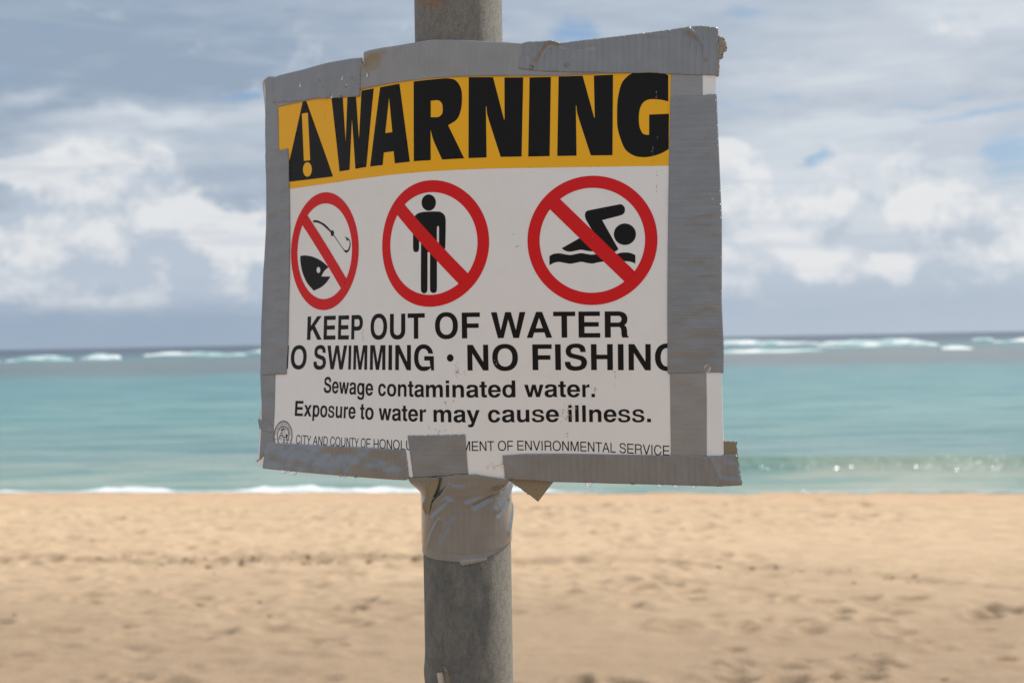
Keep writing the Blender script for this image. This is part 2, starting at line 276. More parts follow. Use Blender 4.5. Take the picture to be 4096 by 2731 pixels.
TP={'T1':[(-168.9,32.5,2),(-177.6,31.2,0),(-182.2,32.4,0),(-180.9,39.3,0),(-182.6,73.5,0),(-182.4,103.8,0),(-183.0,141.5,0),(-186.1,179.3,0),(-186.7,217.1,0),(-184.8,255.0,0),(-181.1,279.5,0),(-180.5,288.3,0),(-180.2,296.7,0),(-180.3,308.2,0),(-180.3,317.7,0),(-183.5,319.6,2),(-178.1,317.6,2),(-173.8,313.9,0),(-167.1,306.7,0),(-164.3,306.6,0),(-165.4,293.0,0),(-165.6,280.9,0),(-167.1,254.7,0),(-170.0,198.6,0),(-169.4,123.6,0),(-164.3,86.4,0),(-164.9,86.9,0),(-163.7,54.6,0),(-164.6,51.6,0),(-168.0,51.2,0)],'T2':[(-182.6,87.9,0),(-152.8,86.9,0),(-152.1,95.4,0),(-152.7,116.6,0),(-153.1,147.7,0),(-154.1,205.6,0),(-153.2,235.2,0),(-153.6,253.7,2),(-183.3,254.9,0),(-183.7,235.3,0),(-184.5,183.9,0),(-183.3,154.4,0),(-181.1,136.0,0),(-181.7,114.4,0)],'T4':[(-170.0,50.9,0),(-164.3,54.8,0),(-132.0,55.1,0),(-109.2,55.2,0),(-99.2,55.6,0),(-60.5,55.6,0),(-24.2,54.9,0),(-1.0,54.9,0),(23.1,55.1,0),(40.4,55.4,0),(62.7,55.8,0),(87.7,55.8,0),(110.5,55.2,0),(136.1,54.7,0),(150.6,53.5,0),(150.6,38.5,0),(84.6,34.3,0),(63.2,34.1,0),(40.1,32.8,0),(11.8,30.1,0),(0.5,29.4,0),(-11.7,30.2,0),(-25.5,30.6,0),(-38.1,30.6,0),(-54.4,30.5,0),(-56.7,31.0,2),(-55.7,35.1,2),(-54.1,40.8,2),(-58.7,36.2,0),(-63.9,37.0,0),(-80.8,37.6,0),(-136.2,35.5,0)],'T3':[(-168.9,32.9,0),(-160.4,32.4,0),(-127.7,32.8,0),(-108.3,32.5,0),(-97.2,32.4,0),(-71.3,33.4,0),(-59.1,34.0,2),(-59.9,44.0,2),(-62.2,60.1,0),(-83.3,58.2,0),(-110.3,55.6,0),(-118.2,54.9,0),(-139.5,54.0,0),(-170.0,50.9,0)],'T5':[(67.6,33.2,0),(63.9,33.9,2),(63.2,36.3,2),(62.2,43.4,2),(61.3,50.5,0),(69.4,51.7,0),(75.3,52.6,0),(86.5,53.0,0),(123.0,54.6,0),(139.3,55.1,0),(145.9,55.0,0),(150.9,55.3,0),(159.2,56.1,0),(172.4,56.9,0),(190.4,57.7,0),(190.9,46.1,0),(190.9,35.8,0),(190.8,26.4,0),(185.7,25.5,0),(180.7,24.9,0),(174.1,25.1,0),(162.5,26.7,0),(149.2,28.2,0),(122.8,31.0,0),(104.0,32.7,0),(92.3,33.9,0),(86.4,34.0,0),(84.9,33.6,0),(82.2,33.0,0),(79.3,33.1,0),(74.5,33.1,0)],'T6':[(161.0,53.7,0),(161.0,56.2,0),(160.8,71.3,0),(159.7,113.1,0),(159.0,220.6,0),(160.2,252.1,0),(160.4,269.0,0),(160.4,269.0,0),(160.5,283.8,0),(160.7,305.4,0),(183.8,304.9,0),(183.8,287.1,0),(183.8,268.7,0),(183.8,268.7,0),(183.5,251.4,0),(181.4,220.7,0),(180.5,106.9,0),(181.5,70.0,0),(181.4,54.2,0)],'T7':[(160.8,71.4,2),(189.7,70.4,0),(190.4,91.5,0),(191.5,121.1,0),(192.7,152.8,0),(192.5,203.3,0),(192.9,217.5,0),(193.8,236.1,0),(193.6,250.9,2),(183.7,250.9,2),(158.8,251.9,0),(158.7,220.6,0),(158.7,204.4,0),(158.9,172.0,0),(159.6,131.2,0),(160.0,117.5,0)],'T8':[(-173.2,305.1,0),(-164.2,305.0,0),(-137.5,304.4,0),(-73.5,303.6,0),(-61.1,303.3,0),(-20.3,303.3,2),(-17.7,321.6,0),(-20.9,323.2,0),(-29.3,323.3,0),(-60.3,323.3,0),(-84.2,323.5,0),(-110.2,323.7,0),(-150.6,323.8,0),(-175.4,323.9,0)],'T9':[(48.9,306.2,0),(62.1,305.3,0),(84.4,305.1,0),(121.4,305.1,0),(160.5,304.6,0),(184.2,304.4,0),(194.8,303.8,0),(202.2,303.4,2),(203.7,312.4,2),(205.7,321.6,0),(198.0,322.3,0),(190.9,322.8,0),(158.2,323.1,0),(121.2,323.5,0),(82.5,323.2,0),(69.2,322.3,0),(58.0,321.7,0),(49.9,320.9,2),(50.3,318.1,2)],'T11':[(-18.5,293.8,2),(24.1,292.2,0),(24.9,309.5,0),(25.5,318.9,0),(18.1,318.9,0),(5.5,320.7,0),(-1.0,321.3,0),(-14.2,321.6,0)],'flapBR':[(194.4,294.6,2),(203.8,295.1,2),(202.4,297.3,2),(203.5,302.5,2),(204.8,312.4,2),(205.9,321.7,0),(194.5,322.4,0),(194.8,303.8,0)],'flapM':[(48.2,321.6,2),(54.3,324.5,2),(71.8,337.6,0),(77.2,330.5,0),(82.9,323.3,0),(69.2,321.8,0),(54.4,320.0,0)],'gum':[(190.9,30.3,0),(191.9,31.5,2),(193.6,32.4,2),(195.2,33.5,2),(195.9,35.6,2),(196.2,37.7,2),(196.4,40.1,2),(195.7,41.1,2),(193.9,41.7,2),(193.7,44.4,2),(194.2,45.5,2),(191.7,46.1,0),(191.4,41.0,0)],'gumlow':[(190.4,46.4,0),(191.5,47.8,2),(191.4,54.6,2),(191.0,57.7,0),(190.4,57.7,0)],'curl':[(-181.3,279.5,0),(-182.9,280.3,2),(-183.2,286.8,2),(-184.6,289.2,2),(-182.8,295.3,2),(-182.2,304.4,2),(-180.6,311.3,0),(-178.3,310.0,0)],'peel':[(-184.9,288.6,2),(-174.4,288.8,2),(-170.0,289.8,0),(-165.6,293.8,0),(-165.2,296.0,0),(-169.2,297.7,0),(-181.8,295.2,0)],'edge':[(-185.2,33.0,2),(-177.6,31.2,2),(-180.6,32.6,0),(-179.6,39.4,0),(-178.1,56.4,0),(-178.2,72.1,0),(-181.0,71.8,0),(-182.7,52.5,0),(-184.8,38.7,0)]}
DR={'hang':[(105.9,323.9),(135.3,323.4),(153.4,323.5),(163.8,323.3),(175.4,323.2),(192.0,322.9),(-150.7,323.9),(-138.8,324.3),(-80.1,323.4),(-66.0,323.0)],'bead':[(-132.8,42.8),(-107.2,42.5),(-80.9,44.8),(-69.8,45.7),(-76.6,50.9),(-93.8,55.6),(-83.5,56.9),(-54.1,46.1),(69.4,50.1),(92.9,48.6),(184.4,248.6),(187.8,138.8)]}
CP=[[-212.7,1117.6,301.0],[-215.5,1116.4,232.9],[-218.6,1114.9,164.8],[-221.7,1112.5,96.7],[-225.3,1109.4,28.8],[-229.2,1106.4,-39.2],[-232.9,1103.5,-107.0],[-236.6,1100.7,-174.9],[-188.3,1080.1,300.4],[-188.4,1081.1,232.4],[-188.6,1082.0,164.4],[-188.7,1082.6,96.3],[-190.8,1081.4,28.2],[-195.0,1077.8,-39.7],[-199.6,1074.1,-107.5],[-204.5,1070.3,-175.2],[-162.1,1044.2,299.9],[-160.4,1046.6,231.8],[-158.8,1048.9,164.0],[-157.1,1051.4,96.0],[-158.0,1051.3,27.8],[-162.4,1047.8,-40.4],[-167.4,1043.4,-108.2],[-172.9,1038.9,-175.5],[-133.2,1010.3,299.4],[-131.1,1013.1,231.4],[-128.8,1016.1,163.5],[-126.9,1018.8,95.6],[-128.2,1018.3,27.4],[-131.4,1015.9,-40.6],[-136.3,1011.6,-108.4],[-141.0,1007.2,-175.9],[-100.1,980.3,299.0],[-99.8,981.6,231.0],[-98.9,983.3,163.0],[-98.1,985.0,95.2],[-99.8,984.1,27.2],[-101.9,982.7,-40.7],[-104.7,980.3,-108.5],[-106.7,978.2,-176.7],[-61.2,957.9,298.8],[-62.9,956.0,230.9],[-64.3,954.7,162.9],[-64.9,955.0,94.7],[-65.8,954.8,26.9],[-67.0,954.4,-41.2],[-67.5,955.1,-109.1],[-67.4,956.9,-177.3],[-17.7,946.9,298.2],[-19.7,943.2,230.3],[-21.7,939.7,162.5],[-23.6,936.9,94.3],[-24.6,936.7,26.3],[-24.6,939.2,-41.9],[-24.2,943.1,-109.7],[-23.9,947.4,-177.6],[26.5,945.3,297.0],[24.7,941.9,229.1],[22.9,937.3,161.2],[20.5,930.1,93.8],[19.5,929.3,25.6],[19.9,935.8,-41.7],[20.2,941.4,-109.5],[20.0,944.8,-177.7],[70.7,944.3,295.8],[68.9,938.6,228.2],[66.9,931.9,160.5],[64.8,924.6,92.9],[63.4,922.0,25.1],[63.5,926.9,-42.5],[63.7,932.4,-110.3],[63.3,936.5,-178.1],[115.1,941.4,294.8],[113.1,933.9,227.3],[111.0,926.3,159.7],[109.0,919.3,92.2],[107.3,914.1,24.5],[106.0,914.2,-43.5],[105.6,917.3,-111.4],[105.2,920.5,-179.3],[159.4,937.2,294.0],[157.3,928.9,226.5],[155.1,921.0,159.0],[153.1,913.6,91.5],[151.1,906.9,23.8],[149.1,902.9,-44.1],[147.2,901.5,-112.3],[145.5,900.9,-180.3],[203.7,932.1,293.1],[201.4,923.8,225.6],[199.2,915.7,158.2],[197.2,907.8,90.9],[195.1,899.9,23.1],[192.4,892.3,-45.1],[188.7,885.5,-113.2],[185.1,879.3,-181.1]]

# ------------------------------------------------------------------ materials
def obj_coord(k):
    t = k.n.new('ShaderNodeNewGeometry'); return t.outputs['Position']
def uvc(k):
    t = k.n.new('ShaderNodeUVMap'); t.uv_map = 'UVMap'; return t.outputs[0]

# wet-dry beach sand
m_sand, k, b = new_mat('sand')
P_ = obj_coord(k); x_, y_, z_ = k.sep(P_)
yy = k.add(y_, k.mul(x_, 0.17))
n1 = k.noise(k.vmul(P_, (1, 1, 1)), 0.55, 5, 0.6)
n2 = k.noise(k.vmul(P_, (1.2, 2.2, 1)), 3.0, 5, 0.6)
n3 = k.noise(P_, 60.0, 3, 0.7)
far = k.sstep(k.add(yy, k.mul(k.sub(n1, 0.5), 5.0)), 7.0, 15.0)
col = k.mix(far, (0.325, 0.232, 0.152), (0.57, 0.412, 0.264))
wetz = k.sstep(k.add(yy, k.mul(k.sub(n2, 0.5), 1.0)), 17.5, 20.3)
col = k.mix(k.mul(wetz, 0.6), col, (0.56, 0.37, 0.22))
col = k.mix(k.sstep(n2, 0.42, 0.72, 0.0, 0.5), col, (0.33, 0.225, 0.14))
col = k.mix(k.sstep(n3, 0.35, 0.7, 0.0, 0.16), col, (0.62, 0.50, 0.36))
k.l.new(col, b.inputs['Base Color'])
b.inputs['Roughness'].default_value = 0.95
b.inputs['Specular IOR Level'].default_value = 0.15
k.l.new(k.bump(k.add(k.mul(n3, 0.25), k.noise(P_, 14.0, 4, 0.6)), 0.5, 0.02), b.inputs['Normal'])

# sea water: shallow sand bottom, reef flat, deep water
m_sea, k, b = new_mat('sea_water')
P_ = obj_coord(k); x_, y_, z_ = k.sep(P_)
big = k.noise(k.vmul(P_, (0.018, 0.06, 0.0)), 1.0, 4, 0.55)
mid = k.noise(k.vmul(P_, (0.10, 0.30, 0.0)), 1.0, 5, 0.6)
d_ = k.add(y_, k.mul(x_, 0.17))
ld_ = k.math('LOGARITHM', k.math('MAXIMUM', d_, 5.0), 10.0)
ld_ = k.add(ld_, k.mul(k.sub(big, 0.5), 0.13))
ld_ = k.add(ld_, k.mul(k.sub(mid, 0.5), 0.085))
f_ = k.math('DIVIDE', k.sub(ld_, 1.25), 1.75)
def pos(dist): return (math.log10(dist) - 1.25) / 1.75
col = k.ramp(f_, [(pos(19.0), (0.40, 0.42, 0.33)), (pos(22.5), (0.31, 0.385, 0.32)), (pos(28.0), (0.20, 0.305, 0.285)),
                  (pos(42.0), (0.16, 0.315, 0.295)), (pos(75.0), (0.105, 0.265, 0.265)), (pos(98.0), (0.095, 0.235, 0.245)),
                  (pos(125.0), (0.12, 0.155, 0.15)), (pos(180.0), (0.13, 0.165, 0.165)), (pos(245.0), (0.09, 0.185, 0.185)),
                  (pos(400.0), (0.03, 0.10, 0.13)), (pos(650.0), (0.014, 0.035, 0.075))])
tq = k.noise(k.vmul(P_, (0.22, 0.62, 0.0)), 1.0, 5, 0.65)
col = k.mix(k.sstep(tq, 0.42, 0.60, 0.0, 0.9), col, k.vmul(col, (0.50, 0.74, 0.80)))
tr = k.noise(k.vmul(P_, (0.05, 0.13, 0.0)), 1.0, 5, 0.6)
col = k.mix(k.sstep(tr, 0.48, 0.64, 0.0, 0.9), col, k.vmul(col, (1.3, 1.1, 1.07)))
col = k.mix(k.mul(k.sstep(x_, 2.0, 20.0), 0.55), col, k.vmul(col, (1.55, 1.22, 1.2)))  # stronger sky reflection on the right, put into the water colour
col = k.vmul(col, (0.92, 0.94, 0.95))
facew = k.mul(k.sstep(z_, -0.55, -0.40), k.sstep(y_, 40.0, 32.0))
col = k.mix(k.mul(facew, 0.5), col, (0.17, 0.27, 0.20))
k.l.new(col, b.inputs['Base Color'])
b.inputs['Roughness'].default_value = 0.30
b.inputs['IOR'].default_value = 1.33
near = k.sstep(y_, 120.0, 20.0, 0.15, 1.0)
wv = k.add(k.noise(k.vmul(P_, (0.55, 1.6, 0.0)), 1.0, 5, 0.6), k.mul(k.noise(k.vmul(P_, (2.6, 5.0, 0.0)), 1.0, 4, 0.6), 0.35))
bn = k.n.new('ShaderNodeBump'); bn.inputs['Distance'].default_value = 0.35
k.l.new(wv, bn.inputs['Height']); k.l.new(k.mul(near, 0.55), bn.inputs['Strength'])
k.l.new(bn.outputs[0], b.inputs['Normal'])

m_foam, k, b = new_mat('foam')
P_ = obj_coord(k)
nf = k.noise(P_, 3.0, 5, 0.6)
k.l.new(k.mix(k.sstep(nf, 0.35, 0.65), (0.62, 0.68, 0.68), (0.86, 0.87, 0.87)), b.inputs['Base Color'])
b.inputs['Roughness'].default_value = 0.7
k.l.new(k.bump(nf, 0.6, 0.05), b.inputs['Normal'])

m_breaker, k, b = new_mat('breaker_foam')
P_ = obj_coord(k)
nf = k.noise(k.vmul(P_, (0.14, 0.08, 2.2)), 1.0, 6, 0.7)
k.l.new(k.mix(k.sstep(nf, 0.42, 0.58), (0.20, 0.40, 0.40), (0.84, 0.85, 0.85)), b.inputs['Base Color'])
b.inputs['Roughness'].default_value = 0.7

# galvanised, weathered steel pipe; UV = (arc length mm, height mm)
m_pole, k, b = new_mat('galvanised_steel')
U_ = uvc(k)
u_, v_, _z = k.sep(U_)
g1 = k.noise(k.vmul(U_, (0.9, 0.62, 1)), 1.0, 5, 0.75)
g2 = k.noise(k.vmul(U_, (0.10, 0.035, 1)), 1.0, 5, 0.6, 0.4)
g3 = k.noise(k.vmul(U_, (0.35, 0.03, 1)), 1.0, 3, 0.5)
g4 = k.noise(k.vmul(U_, (2.6, 2.0, 1)), 1.0, 2, 0.6)
col = k.mix(k.sstep(g2, 0.38, 0.66), (0.135, 0.146, 0.144), (0.20, 0.203, 0.19))
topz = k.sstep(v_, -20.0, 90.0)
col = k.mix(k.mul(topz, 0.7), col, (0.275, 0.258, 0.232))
col = k.mix(k.sstep(g1, 0.36, 0.68, 0.0, 0.6), col, (0.11, 0.105, 0.095))
col = k.mix(k.sstep(g4, 0.55, 0.75, 0.0, 0.35), col, (0.36, 0.36, 0.32))
col = k.mix(k.sstep(g3, 0.55, 0.8, 0.0, 0.45), col, (0.20, 0.135, 0.075))
lit_side_ = k.mul(k.sstep(k.add(u_, k.mul(k.sub(g2, 0.5), 26.0)), 9.0, 24.0), k.sstep(u_, 62.0, 45.0))  # sunlit right side of the pipe, painted lighter into its colour
col = k.mix(k.mul(lit_side_, 0.75), col, k.mix(k.sstep(g1, 0.36, 0.66), (0.40, 0.385, 0.335), (0.24, 0.23, 0.20)))
g5 = k.noise(k.vmul(U_, (0.30, 0.16, 1)), 1.0, 5, 0.7)
col = k.mix(k.sstep(g5, 0.42, 0.62, 0.0, 0.55), col, k.vmul(col, (0.62, 0.63, 0.64)))
col = k.mix(k.sstep(k.noise(k.vmul(U_, (1.1, 0.10, 1)), 1.0, 3, 0.6), 0.62, 0.72, 0.0, 0.35), col, (0.36, 0.36, 0.34))
# rust left by a clamp ring above the frame: two shallow arcs round the pipe
def arc(u0, v0, a, wd, jit):
    q = k.sub(u_, u0)
    tgt = k.add(k.mul(k.mul(q, q), a), v0)
    dd = k.math('ABSOLUTE', k.sub(k.add(v_, k.mul(k.sub(g2, 0.5), jit)), tgt))
    return k.sstep(dd, wd, 0.0)
rust = k.math('MAXIMUM', k.mul(arc(-17.0, 226.5, 0.022, 2.3, 7.0), k.sstep(u_, 3.0, -1.0)),
              k.mul(arc(-8.0, 229.0, 0.035, 1.8, 5.0), k.sstep(u_, 14.0, 6.0)))
rust = k.mul(rust, k.sstep(g1, 0.34, 0.56))
spot = k.sstep(k.add(k.mul(k.math('ABSOLUTE', k.add(u_, 13.5)), 1.0), k.mul(k.math('ABSOLUTE', k.sub(v_, 227.5)), 0.55)), 5.0, 1.0)
rust = k.math('MAXIMUM', rust, k.mul(spot, k.sstep(g1, 0.40, 0.6)))
col = k.mix(k.mul(rust, 0.85), col, (0.30, 0.105, 0.03))
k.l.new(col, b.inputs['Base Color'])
b.inputs['Roughness'].default_value = 0.62
b.inputs['Metallic'].default_value = 0.15
k.l.new(k.bump(k.add(k.mul(g1, 0.7), k.mul(g4, 0.5)), 0.8, 0.0005), b.inputs['Normal'])

# sign board
def board_mat(name, base, rough=0.42, dirt=0.5):
    m, k, b = new_mat(name)
    U_ = uvc(k)
    s1 = k.noise(k.vmul(U_, (0.55, 0.40, 1)), 1.0, 4, 0.75)
    s2 = k.noise(k.vmul(U_, (0.035, 0.03, 1)), 1.0, 3, 0.5)
    spk = k.mul(k.sstep(s1, 0.66, 0.74), k.sstep(s2, 0.50, 0.66))
    smud = k.noise(k.vmul(U_, (0.06, 0.05, 1)), 1.0, 5, 0.6)
    col = k.mix(k.sstep(smud, 0.40, 0.75, 0.0, 0.10 * dirt * 2), base, tuple(c * 0.80 for c in base))
    col = k.mix(k.mul(spk, 0.55 * dirt), col, (0.12, 0.11, 0.10))
    k.l.new(col, b.inputs['Base Color'])
    b.inputs['Roughness'].default_value = rough
    b.inputs['Specular IOR Level'].default_value = 0.25
    k.l.new(k.bump(s2, 0.15, 0.002), b.inputs['Normal'])
    return m
m_white = board_mat('white_plastic', (0.87, 0.865, 0.86), dirt=0.8)
m_yellow = board_mat('yellow_print', (0.95, 0.49, 0.012), dirt=0.3)
m_black = board_mat('black_print', (0.006, 0.0052, 0.0055), 0.5, 0.0)
m_black.node_tree.nodes['Principled BSDF'].inputs['Specular IOR Level'].default_value = 0.22
m_red = board_mat('red_print', (0.72, 0.008, 0.010), 0.45, 0.1)

# duct tape; UV = (along the cross threads, across them) in mm
def tape_mat(name, base=(0.27, 0.274, 0.282), period=4.3, line=0.8, stain=None, rough=0.31):
    m, k, b = new_mat(name)
    U_ = uvc(k); u_, v_, _z = k.sep(U_)
    wob = k.noise(k.vmul(U_, (0.05, 0.25, 1)), 1.0, 3, 0.5)
    vv = k.add(k.math('DIVIDE', v_, period), k.mul(wob, 0.45))
    fr = k.math('ABSOLUTE', k.sub(k.math('FRACT', vv), 0.5))
    ridge = k.sstep(fr, 0.13, 0.0)
    st = k.math('ABSOLUTE', k.sub(k.math('FRACT', k.math('DIVIDE', k.add(u_, k.mul(wob, 2.0)), 1.55)), 0.5))
    stitch = k.mul(ridge, k.sstep(st, 0.12, 0.40))
    brk = k.sstep(k.noise(k.vmul(U_, (0.15, 0.15, 1)), 1.0, 3, 0.6), 0.40, 0.60)
    brk2 = k.sstep(k.noise(k.vmul(U_, (0.03, 0.05, 1)), 1.0, 3, 0.6), 0.35, 0.65, 0.25, 1.0)
    fine = k.noise(k.vmul(U_, (1.1, 1.5, 1)), 1.0, 4, 0.65)
    lump = k.noise(k.vmul(U_, (0.05, 0.08, 1)), 1.0, 3, 0.45)
    spots = k.sstep(k.noise(k.vmul(U_, (0.42, 0.42, 1)), 1.0, 3, 0.7), 0.68, 0.76)
    col = k.mix(k.sstep(lump, 0.35, 0.7), tuple(c * 0.94 for c in base), tuple(min(1, c * 1.04) for c in base))
    col = k.mix(k.mul(k.mul(stitch, brk), 0.30), col, tuple(min(1, c * 1.6) for c in base))
    col = k.mix(k.mul(k.sstep(k.math('ABSOLUTE', k.sub(k.math('FRACT', k.add(vv, 0.28)), 0.5)), 0.30, 0.0), k.mul(brk2, 0.16 * min(1.0, line * 1.4))), col, (0.14, 0.14, 0.14))
    col = k.mix(k.mul(spots, 0.25), col, (0.12, 0.10, 0.08))
    if stain:
        q = k.vmul(k.vadd(U_, (-stain[0], -stain[1], 0)), (1.0 / stain[2], 1.0 / stain[3], 0))
        ln = k.n.new('ShaderNodeVectorMath'); ln.operation = 'LENGTH'; k._in(ln.inputs[0], q)
        col = k.mix(k.mul(k.sstep(k.add(ln.outputs['Value'], k.mul(k.sub(lump, 0.5), 0.8)), 1.0, 0.8), 0.75), col, (0.30, 0.245, 0.17))
    k.l.new(col, b.inputs['Base Color'])
    b.inputs['Metallic'].default_value = 0.45
    k.l.new(k.add(rough, k.mul(k.sub(lump, 0.5), 0.25)), b.inputs['Roughness'])
    h = k.add(k.mul(stitch, line), k.mul(fine, 0.10))
    h = k.add(h, k.mul(k.mul(ridge, brk2), line * 0.22))
    n0 = k.bump(h, 0.65, 0.0005)
    k.l.new(k.bump(lump, 0.35, 0.003, n0), b.inputs['Normal'])
    return m
m_tape = tape_mat('duct_tape', line=0.75)
m_tape_smooth = tape_mat('duct_tape_smooth', period=3.1, line=0.22, rough=0.30)
m_tape_shiny = tape_mat('duct_tape_shiny', base=(0.245, 0.25, 0.258), period=4.0, line=0.28, rough=0.17)
m_tape_old = tape_mat('duct_tape_faded', base=(0.32, 0.316, 0.314), stain=(38.0, -49.0, 7.5, 9.5), period=3.6, line=0.12, rough=0.42)
bs_ = m_tape_shiny.node_tree.nodes['Principled BSDF']; bs_.inputs['Metallic'].default_value = 0.55; bs_.inputs['Coat Weight'].default_value = 0.7; bs_.inputs['Coat Roughness'].default_value = 0.10
# adhesive side of the tape: olive-tan, matt
m_glue, k, b = new_mat('tape_adhesive')
U_ = uvc(k)
gl = k.noise(k.vmul(U_, (0.5, 0.9, 1)), 1.0, 5, 0.7)
k.l.new(k.mix(gl, (0.17, 0.135, 0.08), (0.36, 0.305, 0.20)), b.inputs['Base Color'])
b.inputs['Roughness'].default_value = 0.6
k.l.new(k.bump(gl, 0.7, 0.0006), b.inputs['Normal'])
m_gum, k, b = new_mat('gummy_tape_end')
U_ = uvc(k)
gl = k.noise(k.vmul(U_, (0.9, 0.9, 1)), 1.0, 6, 0.75)
k.l.new(k.mix(k.sstep(gl, 0.35, 0.62), (0.16, 0.12, 0.07), (0.60, 0.55, 0.47)), b.inputs['Base Color'])
b.inputs['Roughness'].default_value = 0.7
k.l.new(k.bump(gl, 1.0, 0.0015), b.inputs['Normal'])
m_paper, k, b = new_mat('tan_foam_edge')
b.inputs['Base Color'].default_value = (0.52, 0.42, 0.31, 1)
b.inputs['Roughness'].default_value = 0.8
m_water, k, b = new_mat('clear_water')
b.inputs['Base Color'].default_value = (1, 1, 1, 1)
b.inputs['Roughness'].default_value = 0.0
b.inputs['IOR'].default_value = 1.333
b.inputs['Transmission Weight'].default_value = 1.0
m_chip, k, b = new_mat('white_crust')
U2 = obj_coord(k)
gl = k.noise(k.vmul(U2, (1, 1, 1)), 900.0, 4, 0.6)
k.l.new(k.mix(gl, (0.34, 0.27, 0.20), (0.66, 0.62, 0.55)), b.inputs['Base Color'])
b.inputs['Roughness'].default_value = 0.8
m_stub, k, b = new_mat('grey_crust')
U2 = obj_coord(k)
gl = k.noise(U2, 1200.0, 4, 0.6)
k.l.new(k.mix(k.sstep(gl, 0.35, 0.65), (0.10, 0.08, 0.06), (0.27, 0.23, 0.18)), b.inputs['Base Color'])
b.inputs['Roughness'].default_value = 0.85

# ------------------------------------------------------------------ the beach
SEA = -0.6                                   # sea level; the sand at the pole is z = 0
def shore_y(x): return 20.5 - 0.17 * np.clip(x, -60, 60)
def tide_line(x):
    yl = np.interp(x, [-12, -7, -4.9, -3.2, -1.4, 0, 1.2, 1.9, 2.9, 3.8, 8], [13.2, 13.6, 13.6, 13.25, 13.4, 12.9, 12.75, 12.15, 11.6, 10.6, 9.2])
    return yl + 0.22 * (fbm(x * 1.6, x * 0 + 3, 4, 2) - 0.45)
def sand_z(x, y):
    ys = shore_y(x)
    base = np.where(y > 0, SEA * (y / ys), 0.012 * (-y) * np.exp(-np.maximum(-y, 0) / 300.0))
    base = np.where(y > ys, SEA - 0.06 * (y - ys), base)
    base = np.maximum(base, -3.0)
    # little scarp left by the last tide, falling towards the land
    yl = np.interp(x, [-12, -7, -4.9, -3.2, -1.4, 0, 1.2, 1.9, 2.9, 3.8, 8], [13.2, 13.6, 13.6, 13.25, 13.4, 12.9, 12.75, 12.15, 11.6, 10.6, 9.2])
    yl = yl + 0.22 * (fbm(x * 1.6, x * 0 + 3, 4, 2) - 0.45)
    st = np.clip((y - yl) / 0.10, 0, 1); st = st * st * (3 - 2 * st)
    amp = 0.05 * (0.35 + 1.1 * fbm(x * 0.7, x * 0 + 9.0, 3, 4))
    base = base + (st - 1) * amp * (1.5 - 0.9 * np.clip((x - 0.5) / 3.0, 0, 1)) * np.exp(-np.abs(y - yl) / 1.8)
    return base
def sand_detail(x, y):
    z = 0.040 * (fbm(x * 0.7, y * 0.9, 4, 0) - 0.47)
    z += 0.042 * (fbm(x * 2.3 + 4, y * 2.8, 4, 3) - 0.47)
    z += 0.058 * (fbm(x * 4.0, y * 8.0, 4, 6) - 0.45) * (0.6 + 0.9 * vnoise(x * 0.5, y * 0.6, 12))
    return z
def axis(lo, hi, mid0, mid1, step, grow):
    a = list(np.arange(mid0, mid1, step))
    s = step; v = mid0; L = []
    while v > lo: s *= grow; v -= s; L.append(v)
    s = step; v = a[-1]; R_ = []
    while v < hi: s *= grow; v += s; R_.append(v)
    return np.array(L[::-1] + a + R_)
ax = axis(-400, 400, -7.5, 7.5, 0.028, 1.16)
ay = axis(-400, 60, 4.6, 22.0, 0.030, 1.16)
X, Y = np.meshgrid(ax, ay, indexing='ij')
Z = sand_z(X, Y)
fade = np.clip(1.25 - np.abs(Y - 13) / 40, 0.2, 1) * np.where(Y > 18.6 - 0.17 * X, 0.35, 1.0)
Z += sand_detail(X, Y) * fade
rs = np.random.RandomState(11)
NF = 2200                                      # footprints and scuffs
fx = rs.uniform(-7.4, 7.4, NF); fy = rs.uniform(4.7, 19.0, NF) 
for q in range(NF):
    dens_ = vnoise(np.array([fx[q] * 0.35]), np.array([fy[q] * 0.35]), 9)[0]
    if dens_ < 0.33: continue
    lx = rs.uniform(0.05, 0.13); ly = rs.uniform(0.045, 0.10); an = rs.uniform(-0.9, 0.9); dp = rs.uniform(0.012, 0.052) * (1.35 if fx[q] > 0.3 and fy[q] < 11 else 0.75)
    i0, i1 = np.searchsorted(ax, [fx[q] - 0.35, fx[q] + 0.35]); j0, j1 = np.searchsorted(ay, [fy[q] - 0.35, fy[q] + 0.35])
    xx = X[i0:i1, j0:j1] - fx[q]; y2 = Y[i0:i1, j0:j1] - fy[q]
    uu = xx * math.cos(an) + y2 * math.sin(an); v2 = -xx * math.sin(an) + y2 * math.cos(an)
    r2 = (uu / lx) ** 2 + (v2 / ly) ** 2
    Z[i0:i1, j0:j1] += -dp * np.exp(-r2 ** 1.5) + 0.35 * dp * np.exp(-(np.sqrt(r2) - 1.6) ** 2 / 0.25)
tag(grid_obj('beach_sand', X, Y, Z, m_sand), kind='structure')

